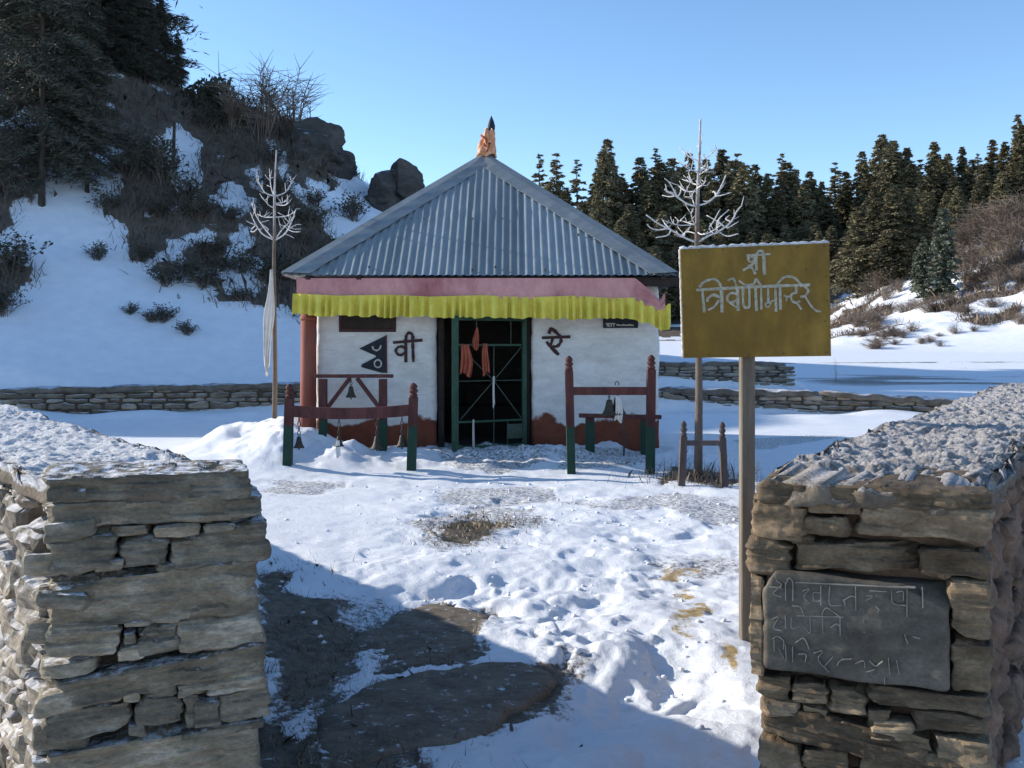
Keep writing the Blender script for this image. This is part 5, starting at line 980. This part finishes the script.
BT = [shrub('bare_bush', 330 + k, 1.0, .5, 14, 22, .010, 'twig') for k in range(2)]
for i, (px, py, sp, lb) in enumerate([(262, 140, 85, 'tall wispy bare bush on the skyline beside the larger boulder'), (292, 140, 78, 'wispy bare bush on the skyline just behind the larger boulder'), (322, 140, 62, 'wispy bare bush over the top of the larger boulder'), (235, 128, 52, 'wispy bare bush on the hill shoulder by the round leafy shrub')]):
    put(BT[i % 2], px, py, sp, lb, 'bush', 'bare bushes on the left skyline', 24, 1.1)
# right hill brown bushes
RB_ = [shrub('brown_bush', 340 + k, 1.0, .9, 42, 12, .013, 'twig') for k in range(3)]
rl = [(848, 324, 9, 2.2), (870, 318, 8, 2.2)]
for q_ in range(46):
    fx_ = rs.random(); px_ = 852 + 180 * fx_; py_ = rs.uniform(322 - 60 * fx_, 350); rl.append((px_, py_, rs.uniform(6, 15) * (1 - .25 * (py_ > 335)), rs.uniform(1.1, 2.4)))
low_n = len(rl)
rl += [(968, 285, 26, 1.1), (985, 275, 28, 1.0), (1003, 268, 32, .9), (1018, 262, 34, .9), (990, 252, 28, .9), (1010, 240, 30, .9), (885, 300, 17, 1.0), (900, 292, 18, .9), (975, 262, 24, 1.0), (1000, 250, 26, 1.0), (1020, 285, 26, 1.1), (1000, 290, 22, 1.1), (1022, 238, 30, .8)]
rn = {0: 'flat brown bush at the far left of the right snow hill', low_n + 6: 'dark upright bush alone on the crest of the right snow hill', low_n + 3: 'tallest brown bush of the thicket at the right border'}
for i, (px, py, sp, wx) in enumerate(rl): put(RB_[i % 3], px, py, sp * (.9 if i >= low_n else 1.0), rn.get(i, 'leafless brown bush in the thicket on the right snow hill' if i >= low_n else 'low brown bush poking through the snow at the foot of the right hill'), 'bush', 'brown bushes on the right hill' if i not in rn else 'brown bushes on the right hill', 50, wx)
for i, (px, py, sp) in enumerate([(938, 262, 34), (958, 258, 44), (974, 246, 50), (990, 240, 38), (1004, 236, 44), (1016, 232, 46), (1030, 228, 46), (966, 278, 36), (996, 262, 44), (1012, 258, 50), (880, 292, 26), (868, 300, 22)]):
    put(BT[i % 2], px, py, sp, 'tall wispy bare bush in the brown thicket of the right hill' if i < 10 else 'wispy bare bush at the foot of the sunlit forest edge', 'bush', 'bare bushes on the right hill', 50, 1.3)
sw = shrub('bare_bush', 350, 1.0, .3, 3, 2, .012, 'twig'); put(sw, 836, 382, 32, 'two thin bare stems beside the lower right corner of the signboard', 'bush', None, 22, .5)
# undergrowth: dead stems over the brown parts of both hills
def undergrowth(name, sel, n, lmin, lmax, wd, m, label, upz=.6):
    idx = rng.choice(np.nonzero(sel)[0], n); x = GX[idx] + rng.normal(0, .25, n); y = GY[idx] + rng.normal(0, .25, n); z = terrain(x, y)
    L = rng.uniform(lmin, lmax, n)[:, None]; d = rng.normal(0, .6, (n, 3)); d[:, 2] = np.abs(d[:, 2]) + upz; d /= np.linalg.norm(d, axis=1)[:, None]; s = np.cross(d, rng.normal(0, 1, (n, 3))); s /= np.linalg.norm(s, axis=1)[:, None]
    p = np.stack([x, y, z - .03], 1); bend = rng.normal(0, .25, (n, 3)) * L; w = rng.uniform(.6, 1.4, n)[:, None] * wd
    v = np.stack([p - s * w, p + s * w, p + d * L * .55 + s * w * .7, p + d * L + bend, p + d * L * .55 - s * w * .7], 1).reshape(-1, 3); f = np.arange(n * 5).reshape(-1, 5)
    o = bpy.data.objects.new(name, mesh_np(name, v, f, m)); C.objects.link(o); return tag(o, label, 'undergrowth', None, 'stuff')
rad = np.hypot(GX, GY); th_ = np.degrees(np.arctan2(GX, GY)); 
undergrowth('undergrowth', (GBRUSH > .6) & (th_ < 2) & (th_ > -31) & (rad < 48), 27000, .15, .55, .011, M['twig_grey'], 'dense dead grey-brown scrub covering the shaded left hillside')
for q_ in range(34):      # single shrubs over the shaded scrub
    px_, py_ = rs.uniform(110, 345), rs.uniform(120, 290)
    if 150 < px_ < 205 and 125 < py_ < 200 or (px_ < 135 and py_ > 215): continue
    put(SB[q_ % 3], px_, py_, rs.uniform(14, 30), 'dark twiggy shrub in the scrub of the shaded left hillside', 'shrub', 'shrubs on the left hill', 26, rs.uniform(1.0, 1.6))
undergrowth('undergrowth', (GBRUSH > .5) & (th_ > 12) & (th_ < 30) & (rad < 84) & (rad > 58), 10000, .2, .7, .018, M['twig'], 'dry brown scrub sticking out of the sunlit snow on the right hill')
undergrowth('dry_grass', (GBARE > .5) & (GX < -.35) & (GX > -1.2) & (GY > 3.2) & (GY < 6.5), 5200, .02, .08, .0022, M['dry_grass'], 'matted dead grass on bare earth beside the left entrance wall', .15)
undergrowth('dry_grass', (GBARE > .5) & (GY > 6.5) & (GY < 12.5), 2600, .03, .10, .003, M['dry_grass'], 'tufts of dead grass in thawed patches before the shrine', .3)
undergrowth('dry_grass', (GBARE > .5) & (GX > 1.5) & (GY > 9) & (GY < 12), 500, .06, .3, .003, M['twig_grey'], 'dead stems in thawed earth round the right sapling', .8)

# boulders, flagstones, small rocks
def rock(name, px, py, Y, size, seed, label, m='rock', k=3, amp=.15, cat='rock', parent=None, rot=0, res=.11, group=None, fr=1.5):
    c = P(px, py, Y); b = MB(); stone(b, c, (math.cos(rot), math.sin(rot)), (-math.sin(rot), math.cos(rot)), size, res, k, amp, fr, seed, amp2=amp * .3, nmax=44, cuts=26, strata=amp * .3); o = obj(name, b, M[m], None, False); return tag(o, label, cat, group)
def boulder(lobes, label):
    b = MB()
    for (px, py, Y, size, seed, rot) in lobes: stone(b, P(px, py, Y), (math.cos(rot), math.sin(rot)), (-math.sin(rot), math.cos(rot)), size, .1, 3.2, .16, 1.5, seed, amp2=.06, nmax=44, cuts=24, strata=.06)
    return tag(obj('boulder', b, M['rock']), label, 'rock', 'boulders on the left ridge')
boulder([(316, 150, 36.6, (2.7, 2.4, 2.3), 3, .1), (304, 168, 36.2, (2.2, 2.0, 1.5), 14, .5), (331, 168, 36.8, (1.6, 2.0, 1.9), 22, -.3)], 'large craggy dark boulder on the skyline of the left hill')
boulder([(386, 190, 36.5, (2.0, 1.9, 1.9), 8, .4), (405, 184, 36.7, (1.25, 1.7, 2.1), 17, -.2), (377, 203, 36.1, (1.3, 1.5, 1.1), 29, .2)], 'split dark boulder close to the left slope of the tin roof')
rock('rock', 970, 374, 36, (.62, .5, .42), 5, 'dark rounded rock on the track beyond the right wall', amp=.06, res=.06, fr=3)
def flag(poly, h, label, seed):
    pts = [ray_ground(px, py, 2.0, 9)[:2] for px, py in poly]; c = np.mean(pts, 0); z = float(np.mean([tz(*p) for p in pts])) + h
    n = 90; ang = np.linspace(0, 2 * math.pi, n, endpoint=False); P2 = np.array(pts); aa = np.arctan2(P2[:, 1] - c[1], P2[:, 0] - c[0]); o_ = np.argsort(aa); rr_ = np.hypot(P2[:, 0] - c[0], P2[:, 1] - c[1])
    r_ = np.interp(ang, np.concatenate([aa[o_] - 2 * math.pi, aa[o_], aa[o_] + 2 * math.pi]), np.tile(rr_[o_], 3)); r_ = r_ * (1 + .05 * n2(ang * 3, ang * 0, seed) + .03 * n2(ang * 11, ang * 0, seed + 1))
    rings = [(.0, 0), (.25, 0), (.5, 0), (.7, 0), (.85, 0), (.95, -.004), (1.0, -.014), (1.01, -.10)]; v = []; f = []
    for s, dz in rings: 
        x = c[0] + np.cos(ang) * r_ * s; y = c[1] + np.sin(ang) * r_ * s; zz = z + dz + .010 * fbm(x * 3, y * 3, 4, seed) + .006 * fbm(x * 9, y * 9, 3, seed + 5)
        v += list(zip(x, y, zz))
    for i in range(len(rings) - 1):
        for k in range(n): k2 = (k + 1) % n; f.append((i * n + k, (i + 1) * n + k, (i + 1) * n + k2, i * n + k2))
    return tag(obj('flagstone', MB().add(v, f), M['flag'], None, True), label, 'flagstone', 'flagstones of the entrance path')
flag([(372, 660), (395, 630), (425, 608), (470, 610), (492, 620), (478, 638), (450, 652), (410, 664)], .004, 'smaller dark flagstone of the path, farther from the camera', 3)
flag([(312, 735), (345, 698), (400, 676), (470, 663), (520, 660), (550, 674), (545, 695), (505, 712), (480, 735), (400, 748), (340, 762)], .004, 'large dark flagstone at the near end of the path', 7)

n_ = 600; cx_ = rng.normal(.35, 1.1, n_); cy_ = rng.uniform(3.3, 11.8, n_); ok = np.hypot((cx_ + .42) / .75, (cy_ - 4.55) / 1.0) > 1; cx_, cy_ = cx_[ok], cy_[ok]; cz2 = terrain(cx_, cy_); q, f = lattice(2, 2, 2); q = q / np.linalg.norm(q, axis=1)[:, None]
V_ = []; F_ = []
for i in range(len(cx_)):
    r_ = .004 + .015 * rng.random()**3; V_.append(q * r_ * rng.uniform(.45, 1.35, (len(q), 1)) * np.array((1.2, 1.1, .8)) + np.array((cx_[i], cy_[i], cz2[i] + r_ * .1))); F_.append(f + i * len(q))
M['snow'] = mat('loose snow', (.78, .80, .84), (.88, .89, .91), 8, .7, .3, 40)
o = bpy.data.objects.new('snow_crumbs', mesh_np('snow_crumbs', np.concatenate(V_), np.concatenate(F_), M['snow'])); C.objects.link(o); tag(o, 'loose crumbs of broken snow scattered over the trodden path', 'snow', None, 'stuff')
